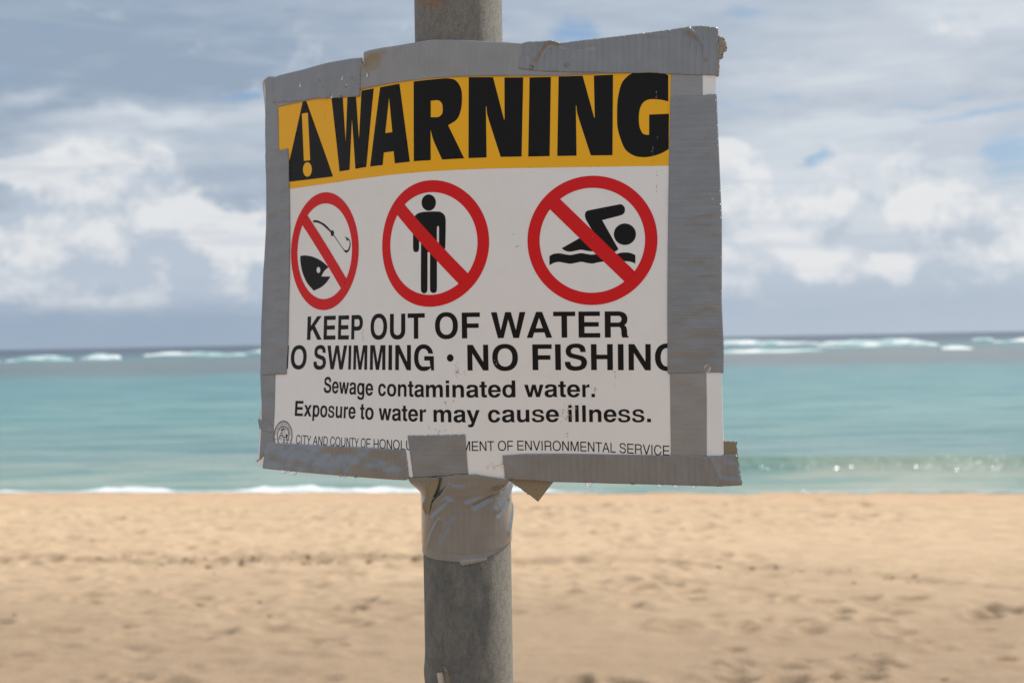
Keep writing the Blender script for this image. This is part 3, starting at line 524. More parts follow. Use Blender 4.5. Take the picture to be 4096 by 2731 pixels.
# bits of seaweed and shell left along the tide line
rs = np.random.RandomState(33); DV, DF = [], []
dxs = np.concatenate([rs.uniform(-7, 5.5, 900), rs.uniform(-7, 5.5, 160)])
dys = tide_line(dxs) + np.concatenate([rs.normal(0, 0.09, 900), rs.uniform(-6, 3, 160)])
keep = (fbm(dxs * 0.8, dxs * 0 + 5, 4, 11) > 0.42) & (rs.rand(len(dxs)) < np.where(dxs > 0.6, 0.22, 0.6))
dzs = sand_z(dxs, dys) + sand_detail(dxs, dys)
for x0, y0, z0, kp in zip(dxs, dys, dzs, keep):
    if not kp: continue
    ln, wd, an, ht = rs.uniform(0.010, 0.05), rs.uniform(0.005, 0.012), rs.uniform(-0.7, 0.7), rs.uniform(0.004, 0.012)
    o_ = len(DV); ux, uy = math.cos(an), math.sin(an)
    for sx_, sy_ in ((-1, -1), (1, -1), (1, 1), (-1, 1)): DV.append((x0 + sx_ * ln * ux - sy_ * wd * uy, y0 + sx_ * ln * uy + sy_ * wd * ux, z0 - 0.01))
    DV.append((x0 - 0.4 * ln * ux, y0, z0 + ht)); DV.append((x0 + 0.4 * ln * ux, y0, z0 + ht * 0.7))
    DF += [(o_, o_ + 1, o_ + 5, o_ + 4), (o_ + 2, o_ + 3, o_ + 4, o_ + 5), (o_ + 1, o_ + 2, o_ + 5), (o_ + 3, o_, o_ + 4)]
m_debris, k, b = new_mat('dry_seaweed'); b.inputs['Base Color'].default_value = (0.235, 0.165, 0.11, 1); b.inputs['Roughness'].default_value = 0.9
tag(mesh_obj('tide_debris', DV, DF, m_debris, smooth=False), kind='stuff')

# ------------------------------------------------------------------ the sea
wy = [16.5]
s_ = 0.16
while wy[-1] < 60: wy.append(wy[-1] + s_); s_ *= 1.012
while wy[-1] < 15000: s_ *= 1.16; wy.append(wy[-1] + s_)
wy = np.array(wy)
wx = np.linspace(-1, 1, 261); wx = np.sign(wx) * (np.abs(wx) ** 1.5)
hw = np.maximum(14.0, wy * 1.2)
WX = wx[:, None] * hw[None, :]; WY = np.repeat((wy)[None, :], len(wx), 0) - 0.17 * np.clip(WX, -60, 60)
dd = WY + 0.17 * np.clip(WX, -60, 60)
amp = 0.05 * np.clip((dd - 20.6) / 3.0, 0.05, 1) * np.clip(70 / dd, 0, 1) ** 1.2
WZ = SEA + amp * (fbm(WX * 0.35, dd * 1.1, 4, 7) - 0.47) * 1.8
# one small wave about to break on the right, near the shore
cr_ = 24.6 - 0.10 * WX + 0.5 * (vnoise(WX * 0.25, WX * 0, 3) - 0.5)
wv_ = np.exp(-((dd - cr_) / np.where(dd < cr_, 0.28, 0.75)) ** 2) * 0.24 * np.clip((WX + 1.0) / 3.0, 0.08, 1)
WZ = WZ + wv_
sea = grid_obj('sea_water', WX, WY, WZ, m_sea)
tag(sea, kind='structure')

# breaking surf on the reef edge: (px left, px right, px below horizon of crest, of foot) turned into distance and height
def surf_line(x0, x1, top, bot, nm):
    dist = 2.2 * 5689.0 / bot; hgt = 2.2 - dist * top / 5689.0
    xa, xb = (x0 - 2048) / 5689.0 * dist, (x1 - 2048) / 5689.0 * dist
    n = max(40, int((xb - xa) / 0.9)); m = 12
    t = np.linspace(0, 1, n)[:, None]; q = np.linspace(0, 1, m)[None, :]
    xx = xa + (xb - xa) * t + 0 * q
    env = np.clip(np.sin(np.pi * t), 0, 1) ** 0.45
    hh = 0.72 * hgt * env * (0.22 + 1.30 * fbm(xx * 0.16 + x0, xx * 0 + 2, 5, 5)) + 0.45 * hgt * (fbm(xx * 0.4, q * 6 + x0, 4, 8) - 0.45) * env
    prof = np.sin(np.pi * q) ** 0.6
    wdt = 7.0 * env
    yy_ = dist + (q - 0.15) * wdt + 3.0 * (fbm(xx * 0.03 + x0, xx * 0, 2, 6) - 0.45)
    zz = SEA - 0.1 + (hh + 0.1) * prof
    return xx, yy_, zz
def merge(name, parts, mat):
    V = []; Fc = []
    for xx, yy_, zz in parts:
        n, m = xx.shape; o = len(V)
        V += list(np.stack([xx, yy_, zz], -1).reshape(-1, 3))
        for i in range(n - 1):
            for j in range(m - 1):
                a = o + i * m + j; Fc.append((a, a + m, a + m + 1, a + 1))
    return mesh_obj(name, V, Fc, mat)
SURF = [(-4200, -3000, 14, 44), (-2800, -1700, 10, 40), (-1500, -450, 14, 46), (4650, 5700, 12, 44), (5900, 7200, 10, 38), (-300, 0, 26, 48), (10, 290, 22, 48), (318, 478, 14, 47), (568, 860, 9, 36), (780, 985, 17, 40), (968, 1400, 9, 32), (1300, 2000, 10, 40),
        (1900, 2800, 9, 36), (2700, 3290, 8, 36), (2780, 3300, 44, 66), (3255, 3755, 14, 50), (3765, 3890, 48, 68), (3885, 3975, 18, 34), (3960, 4500, 17, 44)]
tag(merge('surf_foam', [surf_line(*a, 'x') for a in SURF], m_breaker), kind='stuff')

# small discs added on the water, tilted to throw sun glints at the camera
GV, GF = [], []
rs = np.random.RandomState(8)
for (gx_, gy_, sz) in [(3046, 1867, 0.7), (3070, 1875, 0.6), (3130, 1865, 0.55), (3230, 1870, 0.5), (3346, 1871, 1.25), (3406, 1866, 0.9), (3665, 1866, 0.9), (3526, 1867, 0.35), (3828, 1877, 0.85), (3972, 1871, 0.5), (3690, 1866, 0.35),
                       (3180, 1551, 0.3), (3215, 1962, 0.6), (3228, 1968, 0.5), (3590, 1980, 0.4)]:
    v_ = ((gx_ - 2048) / 5689.0) * rt - ((gy_ - 1365.5) / 5689.0) * up + fwd
    v_.normalize(); zt = SEA + (0.13 if 1860 < gy_ < 1880 else 0.03 if gy_ > 1500 else 1.2)
    pt = Vector((0, 0, EYE)) + v_ * ((zt - EYE) / v_.z) if v_.z < -1e-4 else Vector((0, 0, 0))
    hn = (sun_dir - v_).normalized(); e1 = hn.orthogonal().normalized(); e2 = hn.cross(e1)
    r_ = 0.009 * sz * (pt.length / 22.0); o_ = len(GV)
    for i in range(10): GV.append(tuple(pt + (e1 * math.cos(i * 0.6283) + e2 * math.sin(i * 0.6283)) * r_))
    GF.append(tuple(range(o_, o_ + 10)))
m_glint, k, b = new_mat('glint_disc')
b.inputs['Base Color'].default_value = (0.10, 0.25, 0.25, 1); b.inputs['Roughness'].default_value = 0.22; b.inputs['IOR'].default_value = 1.33
tag(mesh_obj('sun_glint_discs', GV, GF, m_glint, smooth=False), kind='stuff')

# foam of the spent wave along the sand
n = 3400; t = np.linspace(-24.0, 20.0, n)[:, None]; q = np.linspace(0, 1, 22)[None, :]
left = np.clip((1.8 - t) / 2.0, 0, 1); patch = np.clip((fbm(t * 0.85, t * 0 + 1, 5, 1) - 0.40) * 2.6, 0, 1)
wid = (0.16 + 0.52 * patch) * (0.10 + 0.90 * left) + 0.05 * np.clip((fbm(t * 1.3, t * 0 + 4, 4, 9) - 0.42) * 8, 0, 1)
bump_ = fbm(t * 3.2, q * 3.0, 4, 2)
hh = (0.012 + 0.085 * patch * (0.25 + 0.75 * left) * bump_) * np.sin(np.pi * np.clip(q, 0, 1)) ** 0.7
yy_ = shore_y(t) + 0.03 + 0.14 * (fbm(t * 1.1, t * 0, 4, 3) - 0.45) + q * wid
zz = np.maximum(SEA - 0.004 + hh, SEA - 0.01 + hh) + 0.012 * (1 - q)
tag(merge('shore_foam', [(t + 0 * q, yy_, zz)], m_foam), kind='stuff')

# ------------------------------------------------------------------ curved surface of the sign, millimetres from the camera
CPA = np.array(CP)
S0, S1, NS, T0, T1, NTT = -190.0, 210.0, 12, 0.0, 340.0, 8
def bas(x, a, b, n):
    kk = (np.asarray(x, float) - a) / (b - a) * (n - 3); i = np.clip(np.floor(kk).astype(int), 0, n - 4); f = kk - i
    B = np.stack([(1 - f) ** 3, 3 * f ** 3 - 6 * f ** 2 + 4, -3 * f ** 3 + 3 * f ** 2 + 3 * f + 1, f ** 3], -1) / 6
    Mx = np.zeros(kk.shape + (n,))
    for j in range(4): np.put_along_axis(Mx, (i + j)[..., None], B[..., j:j + 1], -1)
    return Mx
def surf0(s, t):
    s = np.asarray(s, float); t = np.asarray(t, float)
    return (bas(s, S0, S1, NS)[:, :, None] * bas(t, T0, T1, NTT)[:, None, :]).reshape(len(s), -1) @ CPA
def surf(s, t, h):
    """point h mm in front of the printed face of the board, in metres"""
    s = np.asarray(s, float); t = np.asarray(t, float)
    p = surf0(s, t)
    a = surf0(s + 0.5, t) - surf0(s - 0.5, t); b_ = surf0(s, t + 0.5) - surf0(s, t - 0.5)
    nn = -np.cross(a, b_); nn /= np.linalg.norm(nn, axis=1)[:, None]
    return (p + nn * np.asarray(h)[..., None] if np.ndim(h) else p + nn * h) * 0.001 + np.array([0, 0, EYE])

def smooth_loop(L, seg=2.5, rng=None, torn=0.35):
    """knots (x, y, flag): 0 corner, 1 smooth, 2 corner whose following edge is torn"""
    n = len(L); out = []
    for i in range(n):
        p = np.array(L[i][:2]); q = np.array(L[(i + 1) % n][:2]); fp, fq = L[i][2], L[(i + 1) % n][2]
        d = q - p; ln = np.hypot(*d)
        if ln < 1e-6: continue
        if fp == 1 or fq == 1:
            pm = np.array(L[i - 1][:2]) if fp == 1 else p
            qn = np.array(L[(i + 2) % n][:2]) if fq == 1 else q
            mp = (q - pm) / 2 if fp == 1 else (q - p); mq = (qn - p) / 2 if fq == 1 else (q - p)
            lp, lq = np.hypot(*mp), np.hypot(*mq)
            if lp > ln: mp = mp * ln / lp
            if lq > ln: mq = mq * ln / lq
            m = max(3, int(ln / (seg * 0.35)))
            m = min(m, 10)
            for j in range(m):
                u = j / m
                out.append(tuple((2*u**3-3*u*u+1)*p + (u**3-2*u*u+u)*mp + (-2*u**3+3*u*u)*q + (u**3-u*u)*mq))
        else:
            tornf = fp == 2 and rng is not None
            m = max(1, int(math.ceil(ln / (0.55 if tornf else seg))))
            nrm = np.array([-d[1], d[0]]) / ln
            for j in range(m):
                o = 0.0
                if tornf and j > 0: o = rng.uniform(-torn, torn)
                out.append(tuple(p + d * j / m + nrm * o))
    return out
def inside(px_, py_, loop):
    L = np.asarray(loop); r = np.zeros(len(px_), bool)
    for (x1, y1), (x2, y2) in zip(L, np.roll(L, -1, 0)):
        if y1 == y2: continue
        cnd = ((y1 > py_) != (y2 > py_)) & (px_ < (x2 - x1) * (py_ - y1) / (y2 - y1) + x1)
        r ^= cnd
    return r
def triangulate(shapes, grid):
    """shapes: list of [outer, holes...] polylines; union of them is meshed with interior points every grid mm"""
    pts = []; edges = []
    for sh_ in shapes:
        for L in sh_:
            o = len(pts); n = len(L)
            pts += [tuple(p) for p in L]; edges += [(o + i, o + (i + 1) % n) for i in range(n)]
    A = np.array(pts)
    def ins(x, y):
        r = np.zeros(len(x), bool)
        for sh_ in shapes:
            q = np.zeros(len(x), bool)
            for L in sh_: q ^= inside(x, y, L)
            r |= q
        return r
    if grid:
        gx = np.arange(A[:, 0].min() + grid * 0.4, A[:, 0].max(), grid); gy = np.arange(A[:, 1].min() + grid * 0.45, A[:, 1].max(), grid)
        if len(gx) and len(gy):
            GX, GY = [g.ravel() for g in np.meshgrid(gx, gy)]
            GX = GX + 0.13 * grid * np.sin(GY * 7.3); 
            kp = ins(GX, GY)
            pts += list(zip(GX[kp].tolist(), GY[kp].tolist()))
    r = delaunay_2d_cdt([Vector(p) for p in pts], edges, [], 0, 1e-4)
    V = np.array([(v.x, v.y) for v in r[0]]); Fc = np.array([f for f in r[2] if len(f) == 3])
    cen = V[Fc].mean(1)
    Fc = Fc[ins(cen[:, 0], cen[:, 1])]
    return V, Fc
def decal(name, shapes, h, mat, parent, grid=4.0):
    V, Fc = triangulate(shapes, grid)
    P3 = surf(V[:, 0], V[:, 1], h)
    Fc = Fc[:, ::-1] if True else Fc
    return mesh_obj(name, P3, Fc.tolist(), mat, parent, uv=V)
def orient(V, Fc):
    a = V[Fc[:, 1]] - V[Fc[:, 0]]; b_ = V[Fc[:, 2]] - V[Fc[:, 0]]
    cz = a[:, 0] * b_[:, 1] - a[:, 1] * b_[:, 0]
    Fc = Fc.copy(); f = cz > 0
    Fc[f] = Fc[f][:, ::-1]
    return Fc
BT, BB, BL, BR = 33.5, 321.8, -181.5, 191.3       # edges of the board in its own coordinates
BRT = [58, 70, 92, 121, 153, 174, 203, 218, 236, 251, 277, 304, 322]; BRS = [190.2, 189.7, 190.4, 191.5, 192.2, 192.4, 192.6, 192.9, 193.6, 193.2, 193.9, 194.8, 195.2]
BLT = [47, 87, 114, 136, 154, 184, 235, 281, 323]; BLS = [-182.6, -181.1, -181.3, -181.2, -182.6, -184.0, -183.4, -182.4, -182.2]
def br(t): return np.interp(t, BRT, BRS)
def bl(t): return np.interp(t, BLT, BLS)
def sheet(name, loop_knots, h, mat, parent, grid=1.6, hfun=None, back=None, swap=False, seed=1, torn=0.35, thick=0.28, uvs=None):
    """a strip of tape on (or wrapped round the edge of) the board; back = depth reached behind the face"""
    rng = random.Random(seed)
    loop = smooth_loop(loop_knots, 1.4, rng, torn)
    area = sum(x1 * y2 - x2 * y1 for (x1, y1), (x2, y2) in zip(loop, loop[1:] + loop[:1]))
    if area < 0: loop = loop[::-1]
    V, Fc = triangulate([[loop]], grid)
    Fc = orient(V, Fc)
    hz = np.full(len(V), float(h))
    if hfun is not None: hz = hz + hfun(V[:, 0], V[:, 1])
    onb = (V[:, 0] > bl(V[:, 1])) & (V[:, 0] < br(V[:, 1])) & (V[:, 1] > BT) & (V[:, 1] < BB)
    if h > 0: hz = np.where(onb, np.maximum(hz, 0.22 + 0.35 * max(h - 0.3, 0)), hz)
    n = len(V)
    # boundary ring by matching the outline vertices
    L = np.array(loop); idx = [int(np.argmin(((V - p) ** 2).sum(1))) for p in L]
    idx2 = [idx[0]]
    for q in idx[1:]:
        if q != idx2[-1]: idx2.append(q)
    if idx2[-1] == idx2[0]: idx2.pop()
    L = V[idx2]; m = len(L)
    tan = np.roll(L, -1, 0) - np.roll(L, 1, 0); tan /= np.linalg.norm(tan, axis=1)[:, None] + 1e-9
    nrm = np.stack([tan[:, 1], -tan[:, 0]], 1)         # outward for a counter-clockwise loop in (s, t)
    offb = np.clip(np.maximum.reduce([BT + 1.0 - L[:, 1], L[:, 1] - BB + 1.0, bl(L[:, 1]) + 1.0 - L[:, 0], L[:, 0] - br(L[:, 1]) + 1.0]), 0, 1) if back is not None else np.zeros(m)
    he = hz[idx2]
    rings = []
    if back is None:
        prof = [(0.06, -thick * 0.5), (0.0, -thick)]
        for o_, dh in prof: rings.append((L + nrm * o_, he + dh))
    else:
        for o_, fr in ((0.45, 0.12), (0.85, 0.32), (0.95, 0.55), (0.75, 0.80), (0.2, 1.0)):
            rings.append((L + nrm * (o_ * offb)[:, None], he * (1 - fr) + back * fr))
    P3 = [surf(V[:, 0], V[:, 1], hz)]; UV = [V]
    for (q, hh_) in rings: P3.append(surf(q[:, 0], q[:, 1], hh_)); UV.append(q)
    faces = Fc.tolist(); prev = idx2
    for r_ in range(len(rings)):
        cur = [n + r_ * m + i for i in range(m)]
        for i in range(m):
            j = (i + 1) % m
            faces.append((prev[i], prev[j], cur[j], cur[i]))
        prev = cur
    if back is not None:                                # closing sheet behind the board
        last = n + len(rings) * m
        P3.append(surf(V[:, 0], V[:, 1], back)); UV.append(V)
        faces += [(last + f[0], last + f[2], last + f[1]) for f in Fc.tolist()]
    P3 = np.concatenate(P3); UV = np.concatenate(UV)
    if swap: UV = UV[:, ::-1]
    o = mesh_obj(name, P3, faces, mat, parent, uv=UV)
    return o
def ridges(segs):
    """raised creases: list of (points, height, half width)"""
    def f(s, t):
        z = np.zeros(len(s))
        for pts, a, wd in segs:
            best = np.full(len(s), 1e9)
            for (x1, y1), (x2, y2) in zip(pts, pts[1:]):
                dx_, dy_ = x2 - x1, y2 - y1
                u = np.clip(((s - x1) * dx_ + (t - y1) * dy_) / (dx_ * dx_ + dy_ * dy_), 0, 1)
                tot = np.hypot(s - x1 - u * dx_, t - y1 - u * dy_)
                best = np.minimum(best, tot)
            z = z + a * np.exp(-(best / wd) ** 2)
        return z
    return f

# ------------------------------------------------------------------ grotesque lettering, drawn as outlines in 1/1000 em
def se(cx, cy, rx, ry, a, n=2.25):
    ca, sa = math.cos(a), math.sin(a); e = 2.0 / n
    return (cx + rx * math.copysign(abs(ca) ** e, ca), cy + ry * math.copysign(abs(sa) ** e, sa))
def ang_at(cy, ry, y, n=2.25):
    v = max(-1, min(1, (y - cy) / ry)); s = math.copysign(abs(v) ** (n / 2.0), v); return math.asin(s)
def ring(x0, y0, x1, y1, V, H, N=44, n=2.25):
    cx, cy, rx, ry = (x0 + x1) / 2, (y0 + y1) / 2, (x1 - x0) / 2, (y1 - y0) / 2
    A_ = [2 * math.pi * i / N for i in range(N)]
    return [[se(cx, cy, rx, ry, a, n) for a in A_], [se(cx, cy, rx - V, ry - H, a, n) for a in A_]]
def band(x0, y0, x1, y1, V, H, yu, yl, N=40, n=2.25):
    """open ring whose gap on the right lies between heights yl and yu"""
    cx, cy, rx, ry = (x0 + x1) / 2, (y0 + y1) / 2, (x1 - x0) / 2, (y1 - y0) / 2
    def arc(rx, ry):
        a0, a1 = ang_at(cy, ry, yu, n), 2 * math.pi + ang_at(cy, ry, yl, n)
        return [se(cx, cy, rx, ry, a0 + (a1 - a0) * i / N, n) for i in range(N + 1)]
    return [arc(rx, ry) + arc(rx - V, ry - H)[::-1]]
def rect(x0, y0, x1, y1): return [[(x0, y0), (x1, y0), (x1, y1), (x0, y1)]]
def bowl(x0, y0, x1, y1, xs, N=18):
    cy, ry = (y0 + y1) / 2, (y1 - y0) / 2
    return [(x0, y0)] + [se(xs, cy, x1 - xs, ry, -math.pi / 2 + math.pi * i / N) for i in range(N + 1)] + [(x0, y1)]
def sm(L): return [tuple(p) for p in smooth_loop([(p[0], p[1], p[2] if len(p) > 2 else 0) for p in L], 120)]
def mono(P, w_):
    P = [np.array(p, float) for p in P]; L = []; R_ = []
    for i, p in enumerate(P):
        d = P[min(i + 1, len(P) - 1)] - P[max(i - 1, 0)]; d /= np.hypot(*d); nn = np.array([-d[1], d[0]]) * w_ / 2
        L.append(tuple(p + nn)); R_.append(tuple(p - nn))
    return [L + R_[::-1]]
S_OUT = [(600,500),(575,630,1),(485,712,1),(335,737,1),(180,705,1),(90,625,1),(68,515,1),(95,415,1),(180,350,1),(330,308,1),(430,280,1),(474,242,1),(480,195,1),(455,135,1),(400,108,1),(335,100,1),(250,113,1),(200,155,1),(186,230),(39,230),(58,110,1),(130,22,1),(220,-10,1),(335,-19,1),(480,5,1),(585,75,1),(629,190,1),(622,260,1),(590,330,1),(520,385,1),(420,415,1),(290,447,1),(225,475,1),(207,520,1),(218,570,1),(260,608,1),(330,620,1),(405,608,1),(444,570,1),(458,500)]
def glyph(ch, bold=True):
    V, H = (150, 124) if bold else (90, 80)
    O = 19
    if ch == 'A':
        if bold: return [[[(20,0),(281,718),(441,718),(702,0),(543,0),(494,147),(223,147),(175,0)], [(265,265),(452,265),(359,555)]]]
        return [[[(14,0),(285,718),(383,718),(654,0),(553,0),(476,214),(187,214),(112,0)], [(214,292),(450,292),(333,625)]]]
    if ch == 'C': return [band(44, -O, 684, 737, V, H, 470, 268)] if bold else [band(44, -O, 681, 737, V, H, 500, 265)]
    if ch == 'D': return [[bowl(76,0,685,718,330), bowl(76+V,H,685-V,718-H,330)[::-1]]]
    if ch in 'EF':
        o = [rect(76, 0, 76+V, 718), rect(76, 718-H, 621 if ch == 'E' else 587, 718)]
        o += [rect(76, 302, 590, 302+H), rect(76, 0, 625, H)] if ch == 'E' else [rect(76, 290, 550, 290+H)]
        return o
    if ch == 'G': return [band(44,-O,700,737,V,H,475,110), rect(395,278,713,278+H), [[(625,0),(713,0),(713,300),(580,300),(580,200),(605,100)]]]
    if ch == 'H': return [rect(71,0,71+V,718), rect(651-V,0,651,718), rect(71,302,651,302+H)]
    if ch == 'I': return [rect(64,0,64+V,718)] if bold else [rect(91,0,91+V,718)]
    if ch == 'K': return [[[(87,0),(87,718),(237,718),(237,425),(505,718),(695,718),(410,425),(722,0),(535,0),(305,320),(237,245),(237,0)]]]
    if ch == 'L': return [rect(76,0,76+V,718), rect(76,0,537,H)]
    if ch == 'M':
        if bold: return [[[(69,0),(69,718),(284,718),(418,215),(551,718),(765,718),(765,0),(628,0),(628,565),(487,0),(348,0),(206,565),(206,0)]]]
        return [[[(73,0),(73,718),(205,718),(417,130),(629,718),(761,718),(761,0),(671,0),(671,600),(463,0),(371,0),(163,600),(163,0)]]]
    if ch == 'N':
        if bold: return [[[(69,0),(69,718),(222,718),(514,235),(514,718),(654,718),(654,0),(504,0),(209,480),(209,0)]]]
        return [[[(76,0),(76,718),(180,718),(556,140),(556,718),(646,718),(646,0),(542,0),(166,575),(166,0)]]]
    if ch == 'O': return [ring(40,-O,738,737,V,H)]
    if ch == 'P': return [[bowl(76,258,630,718,390), bowl(76+V,258+H,630-V,718-H,390)[::-1]], rect(76,0,76+V,500)]
    if ch == 'R':
        leg = sm([(380,290),(400,300,1),(470,272,1),(492,200,1),(497,80,1),(520,0),(677,0),(677,25),(652,48,1),(642,110,1),(638,210,1),(612,300,1),(540,350)]) if bold else \
            sm([(380,325),(420,325,1),(520,300,1),(552,230,1),(556,90,1),(575,0),(688,0),(688,22),(662,45,1),(650,110,1),(645,220,1),(610,310,1),(540,360)])
        return [[bowl(76,290,650,718,410), bowl(76+V,290+H*0.97,650-V,718-H,410)[::-1]], rect(76,0,76+V,500), [leg]]
    if ch == 'S':
        if bold: return [[sm(S_OUT)]]
        c = sm([(560,505,1),(530,620,1),(440,685,1),(320,697,1),(190,670,1),(112,590,1),(112,490,1),(190,415,1),(330,375,1),(470,335,1),(560,270,1),(572,170,1),(500,65,1),(350,25,1),(190,45,1),(110,120,1),(92,222,1),(93,223,1)])
        # keep only the run between the two ends of the stroke
        k_ = max(range(len(c)), key=lambda i: -((c[i][0]-92)**2+(c[i][1]-222)**2))
        return [mono(c[:k_], 84)]
    if ch == 'T': return [rect(14,718-H,600,718), rect(307-V/2,0,307+V/2,718)]
    if ch == 'U':
        a = [(72,718)] + [se(361.5,250,289.5,269,math.pi+math.pi*i/20) for i in range(21)] + [(651,718),(651-V,718)]
        return [[a + [se(361.5,250,289.5-V,269-H,2*math.pi-math.pi*i/20) for i in range(21)] + [(72+V,718)]]]
    if ch == 'V': return [[[(20,718),(121,718),(334,110),(546,718),(647,718),(385,0),(283,0)]]]
    if ch == 'W': return [[[(6,718),(164,718),(267,215),(393,718),(549,718),(676,215),(780,718),(938,718),(757,0),(603,0),(472,515),(341,0),(187,0)]]]
    if ch == 'Y': return [[[(14,718),(122,718),(333,375),(545,718),(653,718),(380,290),(380,0),(290,0),(290,290)]]]
    if ch == 'a': return [[sm([(48,375),(62,465,1),(140,530,1),(275,546,1),(410,530,1),(485,475,1),(505,390,1),(505,110,1),(512,50,1),(535,16),(535,0),(395,0),(382,55),(320,6,1),(215,-14,1),(110,5,1),(45,70,1),(29,150,1),(50,235,1),(120,290,1),(240,318,1),(335,335,1),(368,360,1),(370,395,1),(340,433,1),(270,445,1),(205,432,1),(178,375)]),
            sm([(372,250),(310,232,1),(230,220,1),(185,195,1),(172,155,1),(190,110,1),(245,92,1),(315,110,1),(360,155,1)])[::-1]]]
    V, H = 136, 108
    if ch == 'c': return [band(34,-14,524,546,V,H,345,198)]
    if ch == 'd': return [ring(35,-14,535,546,V,H), rect(411,0,551,718)]
    if ch == 'p': return [ring(78,-14,578,546,V,H), rect(62,-207,202,532)]
    if ch == 'e': return [band(23,-14,532,546,V,H,228,165), rect(130,228,520,315)]
    if ch == 'g': return [ring(40,0,535,546,V,H), rect(415,60,553,532), [sm([(553,60),(553,-20,1),(515,-145,1),(425,-205,1),(300,-217,1),(165,-203,1),(85,-145,1),(62,-60),(200,-60),(225,-100,1),(300,-114,1),(385,-95,1),(413,-30,1),(415,60)])]]
    if ch == 'i': return [rect(69,0,209,532), rect(69,602,209,722)]
    if ch == 'l': return [rect(69,0,209,718)]
    def arch(xl, xr): return [sm([(xl,250),(xl,380),(xl-15,455),(xl+60,520,1),(xl+155,546,1),((xl+xr)/2+90,525,1),(xr-12,440,1),(xr,350,1),(xr,0),(xr-140,0),(xr-140,330,1),(xr-158,400,1),(xr-225,430,1),(xl+35,400,1),(xl,320,1)])]
    if ch == 'n': return [rect(65,0,205,532), arch(205,546)]
    if ch == 'm': return [rect(64,0,204,532), arch(204,515), arch(515,826)]
    if ch == 'o': return [ring(34,-14,578,546,142,H)]
    if ch == 'r': return [rect(64,0,204,532), [sm([(200,280),(212,385,1),(275,420,1),(373,413),(373,546),(300,538,1),(232,485,1),(196,410)])]]
    if ch == 's': return [[[(30 + (x-39)*489/590, -14 + (y+19)*560/756) for x, y in sm(S_OUT)]]]
    if ch == 't': return [rect(10,432,309,532), [sm([(87,676),(227,676),(227,160,1),(240,112,1),(309,105),(309,0),(240,-6,1),(150,5,1),(95,60,1),(87,150,1)])]]
    if ch == 'u': return [[[(611-x, 532-y) for x, y in L][::1] for L in s_] for s_ in glyph('n')]
    if ch == 'w': return [[[(10,532),(158,532),(235,175),(318,532),(461,532),(545,175),(622,532),(769,532),(617,0),(470,0),(389,350),(309,0),(161,0)]]]
    if ch == 'x': return [[[(15,0),(175,0),(277,165),(378,0),(541,0),(362,275),(530,532),(375,532),(279,380),(183,532),(25,532),(195,275)]]]
    if ch == 'y': return [[sm([(10,532),(165,532),(281,170),(390,532),(539,532),(345,0),(310,-100,1),(265,-180,1),(190,-212,1),(65,-205),(65,-95),(140,-98,1),(190,-68,1),(205,-10)])]]
    if ch == '.': return [rect(64,0,214,146)]
    if ch == '\u2022': return [[[(175 + 104*math.cos(a), 352 + 104*math.sin(a)) for a in [2*math.pi*i/24 for i in range(24)]]]]
    return []
WB = {' ':278,'A':722,'C':722,'D':722,'E':667,'F':611,'G':778,'H':722,'I':278,'K':722,'L':611,'M':833,'N':722,'O':778,'P':667,'R':722,'S':667,'T':611,'U':722,'V':667,'W':944,'Y':667,'a':556,'c':556,'d':611,'e':556,'g':611,'i':278,'l':278,'m':889,'n':611,'o':611,'p':611,'r':389,'s':556,'t':333,'u':611,'w':778,'x':556,'y':556,'.':278,'\u2022':350}
WL = {'A':667,'C':722,'D':722,'E':667,'F':611,'H':722,'I':278,'L':556,'M':833,'N':722,'O':778,'P':667,'R':722,'S':667,'T':611,'U':722,'V':667,'Y':667,' ':278}

def layout(text, anchors, th, bold=True):
    """anchors: (units, s, t of the baseline) along the line; th: mm per unit of height"""
    A_ = np.array(anchors); Wd = WB if bold else WL
    k0 = (A_[1, 1] - A_[0, 1]) / (A_[1, 0] - A_[0, 0]); k1 = (A_[-1, 1] - A_[-2, 1]) / (A_[-1, 0] - A_[-2, 0])
    def to_s(u):
        if u < A_[0, 0]: return A_[0, 1] + (u - A_[0, 0]) * k0
        if u > A_[-1, 0]: return A_[-1, 1] + (u - A_[-1, 0]) * k1
        return float(np.interp(u, A_[:, 0], A_[:, 1]))
    x = 0; out = []
    for ch in text:
        g = glyph(ch, bold)
        if g:
            out.append((ch, [[[(to_s(x + p[0]), float(np.interp(x + p[0], A_[:, 0], A_[:, 2])) - p[1] * th) for p in L] for L in s_] for s_ in g]))
        x += Wd[ch]
    return out
def dens(L, seg=2.2):
    out = []
    for i, p in enumerate(L):
        q = L[(i + 1) % len(L)]; d = math.hypot(q[0] - p[0], q[1] - p[1]); m = max(1, int(math.ceil(d / seg)))
        out += [(p[0] + (q[0] - p[0]) * j / m, p[1] + (q[1] - p[1]) * j / m) for j in range(m)]
    return out
def word_line(name, text, anchors, th, parent, label, bold=True):
    root = empty(name, (0, 0, 0)); root.parent = parent; root['label'] = label
    for ch, sh_ in layout(text, anchors, th, bold):
        o = decal('letter' if ch.isalpha() else 'dot', [[dens(L) for L in s_] for s_ in sh_], 0.12, m_black, root, None)
    return root

